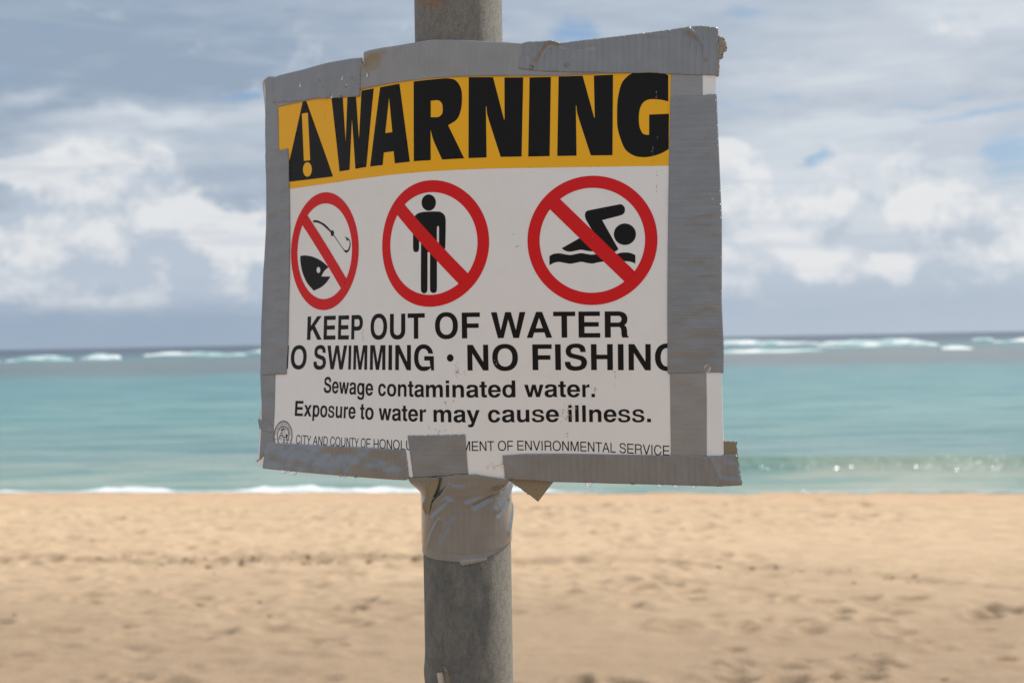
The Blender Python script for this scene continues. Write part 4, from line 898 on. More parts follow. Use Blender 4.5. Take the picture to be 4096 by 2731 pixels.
# ================================================================== the pole
POLE_R = 30.15
PA, PB = np.array([-32.79, 979.4, 233.7]), np.array([-33.57, 978.6, -234.6])     # axis, mm from the camera
def pole_axis(z): return PA + (PB - PA) * ((PA[2] - z) / (PA[2] - PB[2]))
def cyl(th, z, r):
    """th measured from the direction facing the camera, positive to the right"""
    th = np.asarray(th, float); z = np.asarray(z, float)
    ax_ = PA[None, :] + (PB - PA)[None, :] * ((PA[2] - z.reshape(-1)) / (PA[2] - PB[2]))[:, None]
    p = ax_ + np.stack([np.sin(th.reshape(-1)) * r.reshape(-1), -np.cos(th.reshape(-1)) * r.reshape(-1), 0 * z.reshape(-1)], -1)
    return p * 0.001 + np.array([0, 0, EYE])
zs = np.concatenate([np.linspace(620, -300, 300), np.linspace(-330, -1750, 40)])
ths = np.linspace(-math.pi, math.pi, 129)[:-1]
ZZ, TH = np.meshgrid(zs, ths, indexing='ij')
RR = POLE_R + 0.10 * (fbm(TH * 6, ZZ * 0.05, 3, 4) - 0.45)
RR = RR + 1.0 * np.exp(-((TH + 1.45) / 0.35) ** 2 - ((ZZ + 226) / 8.0) ** 2)      # knob of crust on the left outline
P3 = cyl(TH, ZZ, RR).reshape(ZZ.shape + (3,))
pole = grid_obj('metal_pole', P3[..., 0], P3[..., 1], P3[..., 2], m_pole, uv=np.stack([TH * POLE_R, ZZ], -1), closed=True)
tag(pole, 'weathered grey galvanised steel pole carrying the taped warning sign', 'pole')

# crust at the foot of the frame
def lump(name, mat, prof, n=20, parent=None, sq=0.55):
    """prof: (x, z, half width) in px-like mm on the front of the pole"""
    V = []; Fc = []
    for (x, z, hw_) in prof:
        a0 = pole_axis(z)
        for i in range(n):
            a = 2 * math.pi * i / n
            xx = x + hw_ * math.cos(a) * (1 + 0.10 * math.sin(3 * a + z)); yy2 = hw_ * sq * math.sin(a)
            base = -math.sqrt(max(POLE_R ** 2 - (x - a0[0]) ** 2, 1.0))
            V.append(np.array([xx, a0[1] + base - 0.2 - yy2 - 0.3, z]) * 0.001 + np.array([0, 0, EYE]))
    for r_ in range(len(prof) - 1):
        for i in range(n):
            j = (i + 1) % n; Fc.append((r_ * n + i, r_ * n + j, (r_ + 1) * n + j, (r_ + 1) * n + i))
    Fc.append(tuple(range(n))); Fc.append(tuple(range((len(prof) - 1) * n, len(prof) * n))[::-1])
    return mesh_obj(name, V, Fc, mat, parent)
cr1 = lump('crust', m_chip, [(-51.8, -221.6, 1.6), (-51.9, -222.4, 2.5), (-51.8, -224.0, 2.75), (-51.4, -227.0, 2.4), (-50.9, -231.0, 1.9), (-50.6, -238.0, 1.5)])
tag(cr1, 'small whitish shell-like crust stuck low on the front of the pole', 'crust')
cr2 = lump('crust', m_stub, [(-49.4, -216.8, 0.5), (-49.1, -217.6, 1.1), (-48.2, -220.5, 1.5), (-47.4, -225.0, 1.75), (-47.1, -231.0, 1.8), (-47.2, -238.0, 1.7)])
tag(cr2, 'narrow grey crust ridge right beside the whitish shell on the pole', 'crust')

# ================================================================== the sign
sign = empty('warning_sign', (0, 0, 0), label='curled white and yellow warning sign edged with grey duct tape on the pole', cat='warning sign')

# board: front, back and edge
gs_ = np.linspace(BL, BR, 130); gt_ = np.linspace(BT, BB, 100)
def board_mesh():
    m_, n_ = len(gs_), len(gt_)
    S_, T_ = np.meshgrid(gs_, gt_, indexing='ij')
    q_ = (S_ - BL) / (BR - BL); S_ = bl(T_) + q_ * (br(T_) - bl(T_))
    f = surf(S_.ravel(), T_.ravel(), 0.0); bk = surf(S_.ravel(), T_.ravel(), -1.1)
    V = np.concatenate([f, bk]); N_ = m_ * n_; Fc = []
    for i in range(m_ - 1):
        for j in range(n_ - 1):
            a = i * n_ + j; Fc.append((a, a + 1, a + n_ + 1, a + n_)); Fc.append((N_ + a, N_ + a + n_, N_ + a + n_ + 1, N_ + a + 1))
    e = [i * n_ for i in range(m_)] + [(m_ - 1) * n_ + j for j in range(1, n_)] + [i * n_ + n_ - 1 for i in range(m_ - 2, -1, -1)] + [j for j in range(n_ - 2, 0, -1)]
    for a, c_ in zip(e, e[1:] + e[:1]): Fc.append((a, c_, N_ + c_, N_ + a))
    uv = np.concatenate([np.stack([S_.ravel(), T_.ravel()], 1)] * 2)
    o = mesh_obj('board', V, Fc, m_white, sign, uv=uv)
    o.data.set_sharp_from_angle(angle=0.9)
    return o
board_mesh()

# yellow header with the triangle and WARNING
TA = 116.9
hd = decal('header_panel', [[dens([(-179.0, 46.0), (163.5, 46.0), (162.2, TA), (-179.0, TA - 0.15)], 3.0)]], 0.05, m_yellow, sign, 4.0)
def K(nm): return [smooth_loop(L, 2.2) for L in SH[nm]]
hr = empty('header_print', (0, 0, 0)); hr.parent = sign; hr['label'] = 'black triangle and WARNING in heavy black capitals'
tri = K('tri')
decal('warning_triangle', [tri], 0.12, m_black, hr, 4.0)
for nm in ('W', 'A', 'R', 'N', 'I', 'N2', 'G'):
    decal('letter', [K(nm)], 0.12, m_black, hr, 4.0)

# three prohibition signs
RO, RI, BAR = 42.25, 34.3, 9.4
TC, AS = 165.0, 110.08
def circle(cx, cy, r, n=120): return [(cx + r * math.cos(2 * math.pi * i / n), cy + r * math.sin(2 * math.pi * i / n)) for i in range(n)]
def prohibition(ix, label, figs):
    cx = (ix - 1) * AS
    r = empty('prohibition_sign', (0, 0, 0)); r.parent = sign; r['label'] = label
    decal('red_ring', [[circle(cx, TC, RO), circle(cx, TC, RI)]], 0.17, m_red, r, 2.5)
    u = (math.cos(rad(44.6)), math.sin(rad(44.6))); v = (-u[1], u[0]); L_ = RI + 1.2; hb_ = BAR / 2
    q = [(cx + a * L_ * u[0] + b__ * hb_ * v[0], TC + a * L_ * u[1] + b__ * hb_ * v[1]) for a, b__ in ((-1, -1), (1, -1), (1, 1), (-1, 1))]
    decal('red_slash', [[dens(q)]], 0.20, m_red, r, 2.5)
    for nm, src in figs: decal(nm, [K(src)], 0.12, m_black, r, 2.5)
prohibition(0, 'red ring and slash over a fish head and a hook', [('fish_head', 'fish'), ('fish_hook', 'hook')])
prohibition(1, 'red ring and slash over a standing figure', [('figure_body', 'man'), ('figure_head', 'head')])
prohibition(2, 'red ring and slash over a swimmer in the waves', [('swimmer_body', 'swim'), ('swimmer_head', 'swimhead'), ('water_line', 'wave')])

# lines of text: anchors (font units, s, t)
word_line('text_line', 'KEEP OUT OF WATER', [(87, -130.62, 228.55), (798, -110.0, 228.5), (1465, -91.85, 228.55), (2132, -75.7, 228.6), (6244, 22.9, 228.45), (9410, 100.9, 228.5), (10077, 118.06, 228.55)], 0.02372, sign, 'KEEP OUT OF WATER in bold black capitals')
word_line('text_line', 'NO SWIMMING \u2022 NO FISHING', [(762, -149.46, 249.7), (1460, -130.1, 249.7), (1817, -121.4, 249.7), (3453, -78.4, 249.7), (3736, -72.5, 249.7), (5680, -29.4, 249.7), (8086, 26.5, 249.7), (9871, 70.2, 249.75), (10470, 85.2, 249.8), (11422, 108.8, 249.8), (12420, 133.4, 249.8)], 0.02362, sign, 'NO SWIMMING and NO FISHING in bold black capitals')
word_line('text_line', 'Sewage contaminated water.', [(39, -107.3, 266.3), (3400, -55.0, 267.4), (6733, -3.94, 267.6), (7627, 10.9, 267.5), (7901, 15.6, 267.5), (13068, 102.7, 267.65), (13607, 111.0, 267.6)], 0.01545, sign, 'Sewage contaminated water in bold black letters')
word_line('text_line', 'Exposure to water may cause illness.', [(76, -141.0, 284.1), (1285, -119.4, 283.85), (9011, 1.63, 284.1), (14408, 93.2, 284.1), (14686, 97.7, 284.05), (15238, 107.0, 284.0), (17666, 147.7, 283.4)], 0.01535, sign, 'Exposure to water may cause illness in bold black letters')
H1 = 'CITY AND COUNTY OF HONOLULU'
word_line('text_line', H1, [(44, -137.5, 304.3), (2570, -117.0, 304.1), (4026, -104.4, 304.0), (7240, -77.6, 303.7), (10309, -56.1, 303.6), (11189, -48.9, 303.5)], 0.00890, sign, 'CITY AND COUNTY OF HONOLULU in thin black capitals', False)
pre = sum(WL[c_] for c_ in 'DEPART')
word_line('text_line', 'DEPARTMENT OF ENVIRONMENTAL SERVICES', [(pre + 919, 28.48, 303.1), (pre + 2236, 38.98, 303.0), (pre + 3975, 52.37, 302.9), (pre + 4864, 59.0, 302.8), (pre + 10253, 100.85, 303.4), (pre + 12910, 120.8, 303.8), (pre + 14421, 132.0, 304.1), (pre + 17477, 155.5, 304.8)], 0.00890, sign, 'DEPARTMENT OF ENVIRONMENTAL SERVICES in thin black capitals', False)

# scuffs, scratches and grains of dirt on the print: (s, t, spread, spread, count, kind)
SCUFF = [(-102.9,65.3,1.3,1.3,6,0),(-104.3,69.6,1.0,2.3,8,0),(151.9,126.1,0.4,9.9,9,0),(149.5,106.3,0.7,5.0,14,1),(151.6,70.0,0.8,3.5,10,0),(152.2,100.0,0.4,4.0,8,1),(58.7,159.9,1.3,1.3,4,0),(61.2,168.3,2.3,1.7,6,0),(92.3,278.8,5.6,5.6,60,0),(97.7,273.8,3.6,2.0,20,0),(19.8,249.1,1.7,3.6,22,0),(19.7,251.9,4.3,2.3,16,0),(10.5,271.5,1.0,2.6,12,0),(16.1,270.7,1.0,1.7,8,0),(124.7,253.9,1.2,4.0,14,0),(91.7,292.5,1.5,2.0,12,0),(-61.9,226.5,1.5,4.3,22,0),(110.2,263.0,3.0,2.0,12,0),(4.0,289.9,7.4,2.0,20,0),(44.6,313.0,5.9,1.7,22,2),(45.2,245.4,2.0,5.0,12,0)]
rs = np.random.RandomState(21); marks = {0: [], 1: [], 2: []}
for s0, t0, ds, dt, cnt, kd in SCUFF:
    for i in range(int(cnt * 0.6)):
        cs, ct = s0 + rs.normal() * ds * 0.5, t0 + rs.normal() * dt * 0.5
        ln, wd, an = rs.uniform(0.15, 0.75), rs.uniform(0.08, 0.28), rs.uniform(0.9, 2.2)
        if kd == 2: ln, wd = ln * 1.5, wd * 3.0
        marks[kd].append([[(cs + ln * math.cos(q) * math.cos(an) - wd * math.sin(q) * math.sin(an), ct + ln * math.cos(q) * math.sin(an) + wd * math.sin(q) * math.cos(an)) for q in [k_ * math.pi / 3 for k_ in range(6)]]])
for i in range(80):
    cs, ct, r_ = rs.uniform(-140, 158), rs.uniform(118, 305), rs.uniform(0.08, 0.22)
    marks[0].append([circle(cs, ct, r_, 5)])
for kd, colr in ((0, (0.33, 0.31, 0.29)), (1, (0.16, 0.19, 0.24)), (2, (0.74, 0.68, 0.60))):
    mm, kk_, bb_ = new_mat('scuff_colour'); bb_.inputs['Base Color'].default_value = (*colr, 1); bb_.inputs['Roughness'].default_value = 0.7
    tag(decal('scuff_marks', marks[kd], 0.23, mm, sign, None), kind='stuff')

# round municipal seal in the lower left corner
seal = empty('round_seal', (0, 0, 0)); seal.parent = sign
SX, SY, SR = -153.6, 299.4, 11.4
def rg(r1, r2, h=0.12): decal('seal_ring', [[circle(SX, SY, r1, 72), circle(SX, SY, r2, 72)]], h, m_black, seal, None)
rg(SR, SR - 0.30); rg(10.35, 10.15); rg(7.45, 6.95); rg(6.75, 6.55)
beads = []
for i in range(72):
    a0, a1 = 2 * math.pi * i / 72, 2 * math.pi * (i + 0.55) / 72
    beads.append([[(SX + r_ * math.cos(a_), SY + r_ * math.sin(a_)) for r_, a_ in ((10.45, a0), (11.0, a0), (11.0, a1), (10.45, a1))]])
decal('seal_beading', beads, 0.12, m_black, seal, None)
txt = []; x = 0; TXT = 'CITY AND COUNTY OF HONOLULU'; tot = sum(WL[c_] for c_ in TXT)
for ch in TXT:
    for s_ in glyph(ch, False):
        shp = []
        for L in s_:
            q = []
            for p in L:
                an_ = math.pi * 1.02 + (x + p[0]) / tot * math.pi * 0.96; r_ = 7.95 + p[1] * 0.0023
                q.append((SX + r_ * math.cos(an_), SY + r_ * math.sin(an_)))
            shp.append(q)
        txt.append(shp)
    x += WL[ch]
decal('seal_lettering', txt, 0.12, m_black, seal, None)
em = []
def qd(x0, y0, x1, y1): em.append([[(SX + x0, SY + y0), (SX + x1, SY + y0), (SX + x1, SY + y1), (SX + x0, SY + y1)]])
for k_ in range(3): qd(-2.9, -4.4 + 1.75 * k_, -0.3, -3.6 + 1.75 * k_)          # striped quarters
for k_ in range(3): qd(0.1, 0.5 + 1.75 * k_, 2.6, 1.35 + 1.75 * k_)
qd(-3.1, -4.6, -2.9, 3.5); qd(2.6, -4.6, 2.8, 3.5); qd(-3.1, -4.7, 2.8, -4.5)
em.append([circle(SX - 0.1, SY - 5.3, 0.75, 14)])
em.append([circle(SX + 1.2, SY - 3.2, 0.5, 12), circle(SX + 1.2, SY - 3.2, 0.28, 12)]); qd(1.1, -2.7, 1.3, -0.9)
em.append([circle(SX - 1.6, SY + 1.6, 0.5, 12), circle(SX - 1.6, SY + 1.6, 0.28, 12)]); qd(-1.7, 2.1, -1.5, 3.9)
em.append([circle(SX - 0.2, SY, 0.9, 14), circle(SX - 0.2, SY, 0.55, 14)])
for sx_, pts_ in ((-1, [(3.6, -1.8), (4.2, -0.2), (5.4, 1.2), (5.0, 3.2), (4.0, 2.2), (4.6, 1.0), (3.5, 0.4)]), (1, [(3.4, -1.2), (4.4, -2.0), (5.6, -0.8), (5.2, 0.9), (5.6, 2.8), (4.2, 3.6), (4.4, 1.6), (3.4, 0.8)])):
    em.append([[(SX + sx_ * a_, SY + b__) for a_, b__ in pts_]])
em.append([[(SX - 2.6, SY - 5.0), (SX - 1.6, SY - 5.8), (SX - 0.9, SY - 5.1), (SX - 1.6, SY - 4.9)]])
em.append([[(SX + 2.4, SY - 5.0), (SX + 1.5, SY - 5.8), (SX + 0.8, SY - 5.1), (SX + 1.5, SY - 4.9)]])
for sg_ in (-1, 1): em.append([circle(SX + sg_ * 8.7, SY + 2.6, 0.45, 8)])
decal('seal_emblem', em, 0.12, m_black, seal, None)

# ------------------------------------------------------------------ duct tape on the sign
def lf(a, fs, ft, seed, mn=0.0):
    return lambda s, t: a * (fbm(s * fs + 50, t * ft + 50, 4, seed) - 0.45)
def comb_(*fs): return lambda s, t: sum(f(s, t) for f in fs)
BK = -1.5
# narrow underlayers first
sheet('tape_strip', TP['T1'], 0.32, m_tape_smooth, sign, 1.7, lf(0.25, 0.10, 0.25, 1), BK, seed=1)['label'] = 'narrow grey tape folded round the left edge'
sheet('tape_strip', TP['T6'], 0.30, m_tape_old, sign, 1.7, comb_(lf(0.22, 0.12, 0.3, 2), ridges([([(178.5, 235), (179.3, 262), (179.5, 300)], -0.15, 1.2)])), None, seed=2)['label'] = 'older narrow grey tape down the right side'
sheet('tape_strip', TP['T4'], 0.45, m_tape_old, sign, 1.7, comb_(lf(0.5, 0.03, 0.12, 3), lf(0.25, 0.2, 0.2, 5), ridges([([(-57, 37), (-50, 33), (-38, 31)], 1.4, 2.6)])), BK, swap=True, seed=3, torn=0.5)['label'] = 'pale grey tape along the middle of the top edge'
sheet('tape_strip', TP['T3'], 0.80, m_tape_smooth, sign, 1.5, comb_(lf(0.35, 0.05, 0.15, 4), ridges([([(-107, 40), (-101, 50), (-99.5, 60)], 0.9, 0.9), ([(-106, 41), (-102, 52)], -0.3, 0.8), ([(-73, 44), (-72, 57)], 0.3, 1.2)])), BK - 0.25, swap=True, seed=4)['label'] = 'short grey tape at the top left with a torn right end'
def t7h(s, t):
    g = np.clip((s - 168) / 22, 0, 1) * np.exp(-((t - 165) / 62) ** 2)
    cr = (0.55 * (fbm(s * 0.030 + 9, t * 0.24, 1, 5) - 0.25) + 5.0 * g * (fbm(s * 0.045 + 30, t * 0.15 + s * 0.02, 3, 9) - 0.45))
    cr = cr * np.clip((192.0 - s) / 4.0, 0, 1)
    return cr + 0.35 * (fbm(s * 0.12, t * 0.15, 4, 8) - 0.45) + 0.9 * np.exp(-((s - 182 - (t - 220) * 0.02) / 1.6) ** 2) * np.clip((t - 170) / 30, 0, 1) * -0.35
sheet('tape_strip', TP['T7'], 0.72, m_tape, sign, 1.25, t7h, BK - 0.25, seed=5)['label'] = 'wide crinkled silver tape over the right edge'
sheet('tape_strip', TP['T2'], 0.78, m_tape_smooth, sign, 1.6, lf(0.5, 0.08, 0.30, 6), BK - 0.3, seed=6)['label'] = 'wide grey tape over the left edge'
t5f = [([(86.5, 33.6), (81, 33.0), (77.6, 34.5), (75.3, 38), (72.5, 44)], 2.4, 1.2), ([(84, 35.3), (79.8, 36.0), (77.6, 40), (76.3, 43)], -0.9, 0.9), ([(66.5, 43), (70, 47), (74, 51)], -0.7, 1.8),
       ([(146, 32.6), (159, 34.5)], -1.0, 2.4), ([(141, 46), (143, 40), (147, 37)], 0.5, 2.5), ([(173, 27), (179.5, 32.5), (182.5, 38), (183.5, 46)], 1.7, 1.6), ([(171, 30), (177.5, 36), (181, 43), (182, 56)], -1.0, 1.7), ([(186, 30), (189, 40), (189, 54)], -0.5, 2.5), ([(88, 37), (100, 39), (112, 38)], -0.45, 2.0)]
sheet('tape_strip', TP['T5'], 0.90, m_tape, sign, 1.2, comb_(lf(0.55, 0.10, 0.12, 9), lf(0.45, 0.30, 0.10, 1), ridges(t5f)), BK - 0.3, swap=True, seed=7, torn=0.5)['label'] = 'long silver tape across the top right with a buckled fold'
sheet('tape_strip', TP['T8'], 0.75, m_tape_shiny, sign, 1.5, comb_(lf(1.5, 0.035, 0.10, 10), lf(0.5, 0.12, 0.2, 11)), BK, swap=True, seed=8)['label'] = 'shiny grey tape along the bottom edge, left of the pole'
t9f = [([(186.5, 304.5), (189, 311), (193, 319)], 1.3, 1.5), ([(183.6, 305.5), (183.8, 313), (185, 322)], 1.1, 0.9), ([(196, 309.5), (202, 309.8)], 0.5, 0.8), ([(190, 319.6), (204, 319.6)], 0.6, 1.0), ([(55, 312), (58, 318)], 0.5, 1.0), ([(194, 312), (196, 320)], 0.3, 0.7)]
sheet('tape_strip', TP['T9'], 0.75, m_tape, sign, 1.25, comb_(lf(0.45, 0.08, 0.15, 12), ridges(t9f)), BK, swap=True, seed=9)['label'] = 'long brown-grey tape along the bottom edge, right of the pole'
sheet('tape_patch', TP['T11'], 0.45, m_tape_smooth, sign, 1.5, lf(0.5, 0.12, 0.05, 13), None, seed=10)['label'] = 'grey tape patch covering the middle of the last line'
sheet('tape_end', TP['flapBR'], -0.6, m_glue, sign, 1.5, lf(0.5, 0.2, 0.2, 14), None, seed=11, torn=0.45)['label'] = 'loose tape end with its sticky tan side showing, lower right corner'
sheet('tape_end', TP['gum'], -0.2, m_gum, sign, 0.9, lf(2.2, 0.5, 0.5, 15), -1.6, seed=12, torn=0.5)['label'] = 'crumbled tan tape end sticking out at the upper right corner'
sheet('tape_end', TP['gumlow'], 0.3, m_gum, sign, 0.9, lf(0.6, 0.5, 0.5, 3), -1.3, seed=13, torn=0.4)['label'] = 'thin torn tape sliver on the right edge below the crumbled end'
sheet('tape_end', TP['curl'], -0.3, m_paper, sign, 1.2, lf(0.5, 0.5, 0.15, 4), -1.8, seed=14, torn=0.5)['label'] = 'peeling tan tape edge on the lower left side'
sheet('tape_end', TP['edge'], -0.1, m_paper, sign, 1.2, lf(0.5, 0.5, 0.15, 2), -1.9, seed=17, torn=0.4)['label'] = 'tan backing showing along the upper left edge'
sheet('tape_end', TP['peel'], 0.62, m_tape_smooth, sign, 1.2, lf(0.6, 0.3, 0.2, 5), None, seed=15, torn=0.4)['label'] = 'torn grey tape corner lifting beside the round seal'

# ------------------------------------------------------------------ tape wound round the pole under the sign
wrap = empty('tape_wrap', tuple(pole_axis(-115) * 0.001 + np.array([0, 0, EYE])), label='creased shiny duct tape wound round the pole just below the sign', cat='duct tape')
def wrap_part(name, ztop, zbot, dr, folds, mat, label=None, join=False, nz=120, th0=-math.pi, th1=math.pi, seed=1, noise=0.5):
    th = np.linspace(th0, th1, 340); q = np.linspace(0, 1, nz)
    Q, TH_ = np.meshgrid(q, th, indexing='ij')
    zt = ztop(TH_); zb = zbot(TH_)
    Zc = zt + (zb - zt) * Q
    r = POLE_R + dr + noise * (fbm(TH_ * 1.6 + 20, Zc * 0.045 + 20, 4, seed) - 0.45) * np.clip(Q * 6, 0, 1) * np.clip((1 - Q) * 5, 0.05, 1)
    X_ = TH_ * POLE_R
    for pts, a, wd in folds:
        a = a * 1.35; wd = wd * 1.25
        best = np.full(Zc.shape, 1e9)
        for (x1, y1), (x2, y2) in zip(pts, pts[1:]):
            dx_, dy_ = x2 - x1, y2 - y1
            u = np.clip(((X_ - x1) * dx_ + (Zc - y1) * dy_) / (dx_ * dx_ + dy_ * dy_), 0, 1)
            best = np.minimum(best, np.hypot(X_ - x1 - u * dx_, Zc - y1 - u * dy_))
        r = r + a * np.exp(-(best / wd) ** 2)
    P3 = cyl(TH_, Zc, r).reshape(Zc.shape + (3,))
    if join:                                            # the top of the wrap clings to the face of the board
        sfr = np.interp(TH_[0], [-1.35, -0.75, 0.0, 0.35, 0.62, 1.0], [-17.5, 4.0, 25.8, 38.0, 52.0, 62.0])
        tfr = np.interp(TH_[0], [-1.35, -0.9, -0.2, 0.15, 0.45, 0.7], [322.2, 321.6, 319.0, 318.6, 320.6, 322.6])
        B_ = surf(sfr, tfr, 0.8)
        on = np.clip((TH_ + 1.62) / 0.25, 0, 1) * np.clip((0.95 - TH_) / 0.3, 0, 1)
        wq = np.clip(1 - Q / 0.30, 0, 1); wq = wq * wq * (3 - 2 * wq) * on
        # follow the board for a moment, then fall back on to the pole
        P3 = P3 * (1 - wq[..., None]) + np.broadcast_to(B_[None], P3.shape) * wq[..., None]
        dz = (zb - zt) * Q * 0.001
        P3[..., 2] = np.where(wq > 0, P3[..., 2] + dz * wq, P3[..., 2])
    o = grid_obj(name, P3[..., 0], P3[..., 1], P3[..., 2], mat, None, uv=np.stack([Zc, X_], -1), closed=False)
    o.parent = wrap; o.matrix_parent_inverse = wrap.matrix_world.inverted()
    md = o.modifiers.new('thickness', 'SOLIDIFY'); md.thickness = 0.0003; md.offset = -1
    if label: o['label'] = label
    return o
bpy.context.view_layer.update()
FOLDS = [([(-14, -95.5), (-3, -95.5), (8, -94)], -0.6, 1.3),
         ([(-33, -109), (-24, -108.5), (-16, -103), (-13, -96)], 1.1, 1.4), ([(-12, -96.8), (-4, -99), (6, -97)], 1.0, 1.8), ([(-4, -103), (6, -101.5), (16, -97)], 0.9, 1.8),
         ([(2, -108.5), (10, -105), (22, -100), (30, -96)], 1.1, 1.5), ([(6, -109.5), (16, -105), (27, -101)], -0.7, 1.4),
         ([(-27, -113), (-20, -109), (-12, -105)], 0.6, 1.3), ([(-22, -118), (-15, -112), (-10, -107)], 0.8, 1.6), ([(-29, -138), (-24, -128), (-18, -119)], 0.9, 0.9), ([(-20, -138), (-16, -128), (-10, -116)], -0.6, 2.2),
         ([(22, -114), (33, -106), (43, -99)], 1.0, 1.5), ([(24, -116.5), (36, -109)], -0.8, 1.3), ([(36, -130), (44, -120), (48, -114)], 0.8, 2.0), ([(10, -97), (18, -94), (26, -93)], 0.7, 1.2)]
wrap_part('tape_layer', lambda t: -90.5 + 0 * t, lambda t: np.interp(t, [-1.7, -0.9, 0.0, 0.9, 1.6], [-137.5, -139.5, -141.8, -139.5, -134.0]), 0.85, FOLDS, m_tape_shiny, 'glossy outer layer with slanting creases', True, seed=2, noise=0.45)
wrap_part('tape_layer', lambda t: -120.0 + 0 * t, lambda t: np.interp(t, [-1.7, -0.9, 0.0, 0.5, 1.0, 1.6], [-142.5, -146.0, -147.2, -144.5, -139.5, -135.0]), 0.45, [], m_tape_smooth, 'under layer showing as a thin band at the bottom', False, 40, seed=3, noise=0.1)
# small white torn bit under the band
tb = sheet  # (kept on the cylinder below)
th_ = np.linspace(-0.14, 0.47, 60); rs2 = np.random.RandomState(4)
zb_ = np.interp(th_, [-0.14, -0.10, 0.0, 0.47], [-147.5, -149.6, -149.0, -146.6]) + rs2.uniform(-0.35, 0.35, 60)
QQ = np.stack([np.full(60, -144.0), zb_], 0); TT = np.stack([th_, th_], 0)
P3 = cyl(TT, QQ, np.stack([np.full(60, POLE_R + 0.3), np.full(60, POLE_R + 0.9)], 0)).reshape(2, 60, 3)
o = grid_obj('torn_tape_end', P3[..., 0], P3[..., 1], P3[..., 2], m_tape_old, None, uv=np.stack([QQ, TT * 30], -1)); o.parent = wrap; o.matrix_parent_inverse = wrap.matrix_world.inverted()
md = o.modifiers.new('thickness', 'SOLIDIFY'); md.thickness = 0.0003
# stretched web of tape from the board down to the left of the pole, sticky side out
web = [(-66.0, 957.5, -89.8), (-62.0, 955.5, -91.5), (-60.2, 956, -96.0), (-59.6, 958, -102.0), (-60.0, 960, -106.0), (-62.3, 960, -109.5), (-62.5, 961, -112.0), (-60.8, 963, -115.5), (-60.2, 965, -119.5)]
inn = [(-50.0, 945.0, -90.8), (-50.5, 946.5, -93.5), (-51.5, 948.5, -97.0), (-53.5, 950.5, -101.5), (-55.5, 952.5, -105.5), (-56.5, 954.5, -109.0), (-57.0, 956.5, -112.0), (-58.0, 959, -115.5), (-59.3, 963, -119.5)]
WV = np.zeros((len(web) * 4 - 3, 10, 3)); wi = np.linspace(0, len(web) - 1, WV.shape[0])
for c_ in range(3):
    a_ = np.interp(wi, range(len(web)), [p[c_] for p in web]); b_ = np.interp(wi, range(len(inn)), [p[c_] for p in inn])
    for j in range(10): WV[:, j, c_] = a_ + (b_ - a_) * j / 9
WV[:, :, 1] += 0.9 * np.sin(np.linspace(0, 1, 10) * math.pi)[None, :] + 0.5 * (vnoise(np.arange(WV.shape[0])[:, None] * 0.9 + 0 * WV[:, :, 0], np.arange(10)[None, :] * 0.8 + 0 * WV[:, :, 0], 2) - 0.5)
WV[:, 0, 0] += 0.5 * (vnoise(np.arange(WV.shape[0]) * 1.7, np.zeros(WV.shape[0]), 3) - 0.5)
WV = WV * 0.001 + np.array([0, 0, EYE])
o = grid_obj('stretched_tape', WV[..., 0], WV[..., 1], WV[..., 2], m_glue, None, uv=np.stack(np.meshgrid(np.arange(WV.shape[0]) * 0.8, np.arange(10.0), indexing='ij'), -1)); o.parent = wrap; o.matrix_parent_inverse = wrap.matrix_world.inverted()
md = o.modifiers.new('thickness', 'SOLIDIFY'); md.thickness = 0.0003
# loose flap hanging right of the pole, sticky side out
flap = sheet('loose_tape_flap', TP['flapM'], -1.9, m_glue, sign, 1.6, lambda s, t: -0.25 * (t - 322) * 0.3 + 0.7 * (fbm(s * 0.12, t * 0.12, 3, 6) - 0.45), None, swap=True, seed=16, torn=0.35)
flap['label'] = 'folded tape flap hanging below the edge beside the pole'

# ------------------------------------------------------------------ water drops
def dome(name, centre, r_s, r_t, hgt, **k):
    """bead standing on the tape at (s, t)"""
    s0, t0 = centre; n = 24; V = []; rows = 7
    base = 0.82
    ss = []; tt = []; hh_ = []
    for i in range(rows):
        q_ = 1 - i / rows
        for j in range(n):
            b__ = 2 * math.pi * j / n
            ss.append(s0 + r_s * q_ * math.cos(b__)); tt.append(t0 + r_t * q_ * math.sin(b__)); hh_.append(base + hgt * (1 - q_ * q_))
    ss.append(s0); tt.append(t0); hh_.append(base + hgt)
    V = surf(np.array(ss), np.array(tt), np.array(hh_)); Fc = []
    for i in range(rows - 1):
        for j in range(n):
            j2 = (j + 1) % n; Fc.append((i * n + j, (i + 1) * n + j, (i + 1) * n + j2, i * n + j2))
    top = len(V) - 1
    for j in range(n): Fc.append(((rows - 1) * n + j, top, (rows - 1) * n + (j + 1) % n))
    Fc.append(tuple(range(n)))
    c3 = V.mean(0)
    o = mesh_obj(name, V - c3, Fc, m_water); o.location = c3
    tag(o, **k); return o
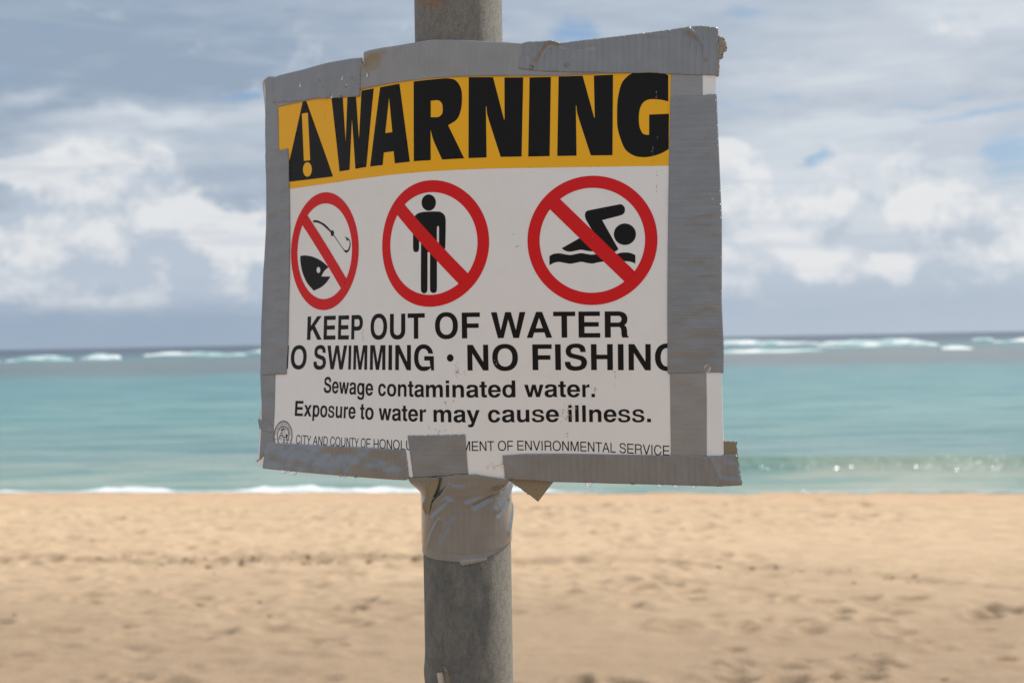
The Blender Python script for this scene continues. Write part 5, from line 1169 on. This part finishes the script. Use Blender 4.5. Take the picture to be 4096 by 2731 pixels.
def hang(name, s0, t0, r, ln, **k):
    """drop hanging from the lower edge"""
    p = surf(np.array([s0]), np.array([t0 + 1.0]), np.array([-0.4]))[0]
    prof = [(1.0, 0.0), (1.0, 0.18), (0.93, 0.42), (0.78, 0.66), (0.52, 0.86), (0.25, 0.97)]
    n = 20; V = []; Fc = []
    for (q, d) in prof:
        for j in range(n): a = 2 * math.pi * j / n; V.append((r * q * math.cos(a) * 0.001, r * 0.75 * q * math.sin(a) * 0.001, -d * ln * 0.001 + 0.0004))
    V.append((0, 0, -ln * 0.001 + 0.0004))
    for i in range(len(prof) - 1):
        for j in range(n): j2 = (j + 1) % n; Fc.append((i * n + j, (i + 1) * n + j, (i + 1) * n + j2, i * n + j2))
    top = len(V) - 1
    for j in range(n): Fc.append(((len(prof) - 1) * n + j, top, (len(prof) - 1) * n + (j + 1) % n))
    Fc.append(tuple(range(n)))
    o = mesh_obj(name, V, Fc, m_water); o.location = p
    tag(o, **k); return o
GH, GB = 'drops hanging from the lower edge of the sign', 'drops sitting on the tape'
HL = [('largest drop hanging under the right half of the sign, first right of the folded flap', 2.5, 2.9), ('flat drop barely showing under the edge, second right of the folded flap', 1.9, 0.9),
      ('drop under the lower right edge, third right of the folded flap', 2.2, 1.3), ('drop under the lower right edge, below the vertical tape border', 2.4, 1.7),
      ('drop under the lower right edge, just left of the corner fold', 2.0, 1.7), ('drop hanging from the creased fold at the lower right corner', 1.9, 1.2),
      ('drop hanging nearest the lower left corner of the sign', 2.5, 2.6), ('second drop from the lower left corner of the sign', 2.5, 2.4),
      ('brownish drop under the left half, halfway to the pole', 2.8, 2.0), ('drop hanging closest to the pole on its left side', 2.2, 1.6)]
for (s0, t0), (lb, r, ln) in zip(DR['hang'], HL): hang('water_drop', s0, t0 - 0.4, r, ln + 0.3, label=lb, cat='water drop', group=GH)
BLB = ['bead on the top left tape, above the black triangle', 'bead on the top left tape, just right of its crease', 'upper bead of the pair near the torn end of the top left tape', 'smallest bead beside the torn end of the top left tape',
       'bead on the top left tape, between the upper pair and the lower edge', 'bead on the lower edge of the top left tape over the first letter', 'bead next to the one over the first letter, on the tape edge',
       'bead running down the pale tape just right of the torn end', 'round bead under the buckled fold of the top right tape', 'round bead in the middle of the top right tape',
       'bead at the torn lower end of the wide right tape', 'faint bead on the wide right tape beside the swimmer ring']
BSZ = [(1.6, 1.5), (1.3, 1.3), (1.6, 1.4), (1.0, 1.1), (1.5, 1.4), (2.3, 1.8), (1.8, 1.5), (1.8, 2.1), (2.0, 1.8), (2.0, 1.9), (2.3, 2.5), (0.9, 0.9)]
for (s0, t0), lb, (a_, b__) in zip(DR['bead'], BLB, BSZ): dome('water_bead', (s0, t0), a_, b__, 0.24 * min(a_, b__), label=lb, cat='water drop', group=GB)
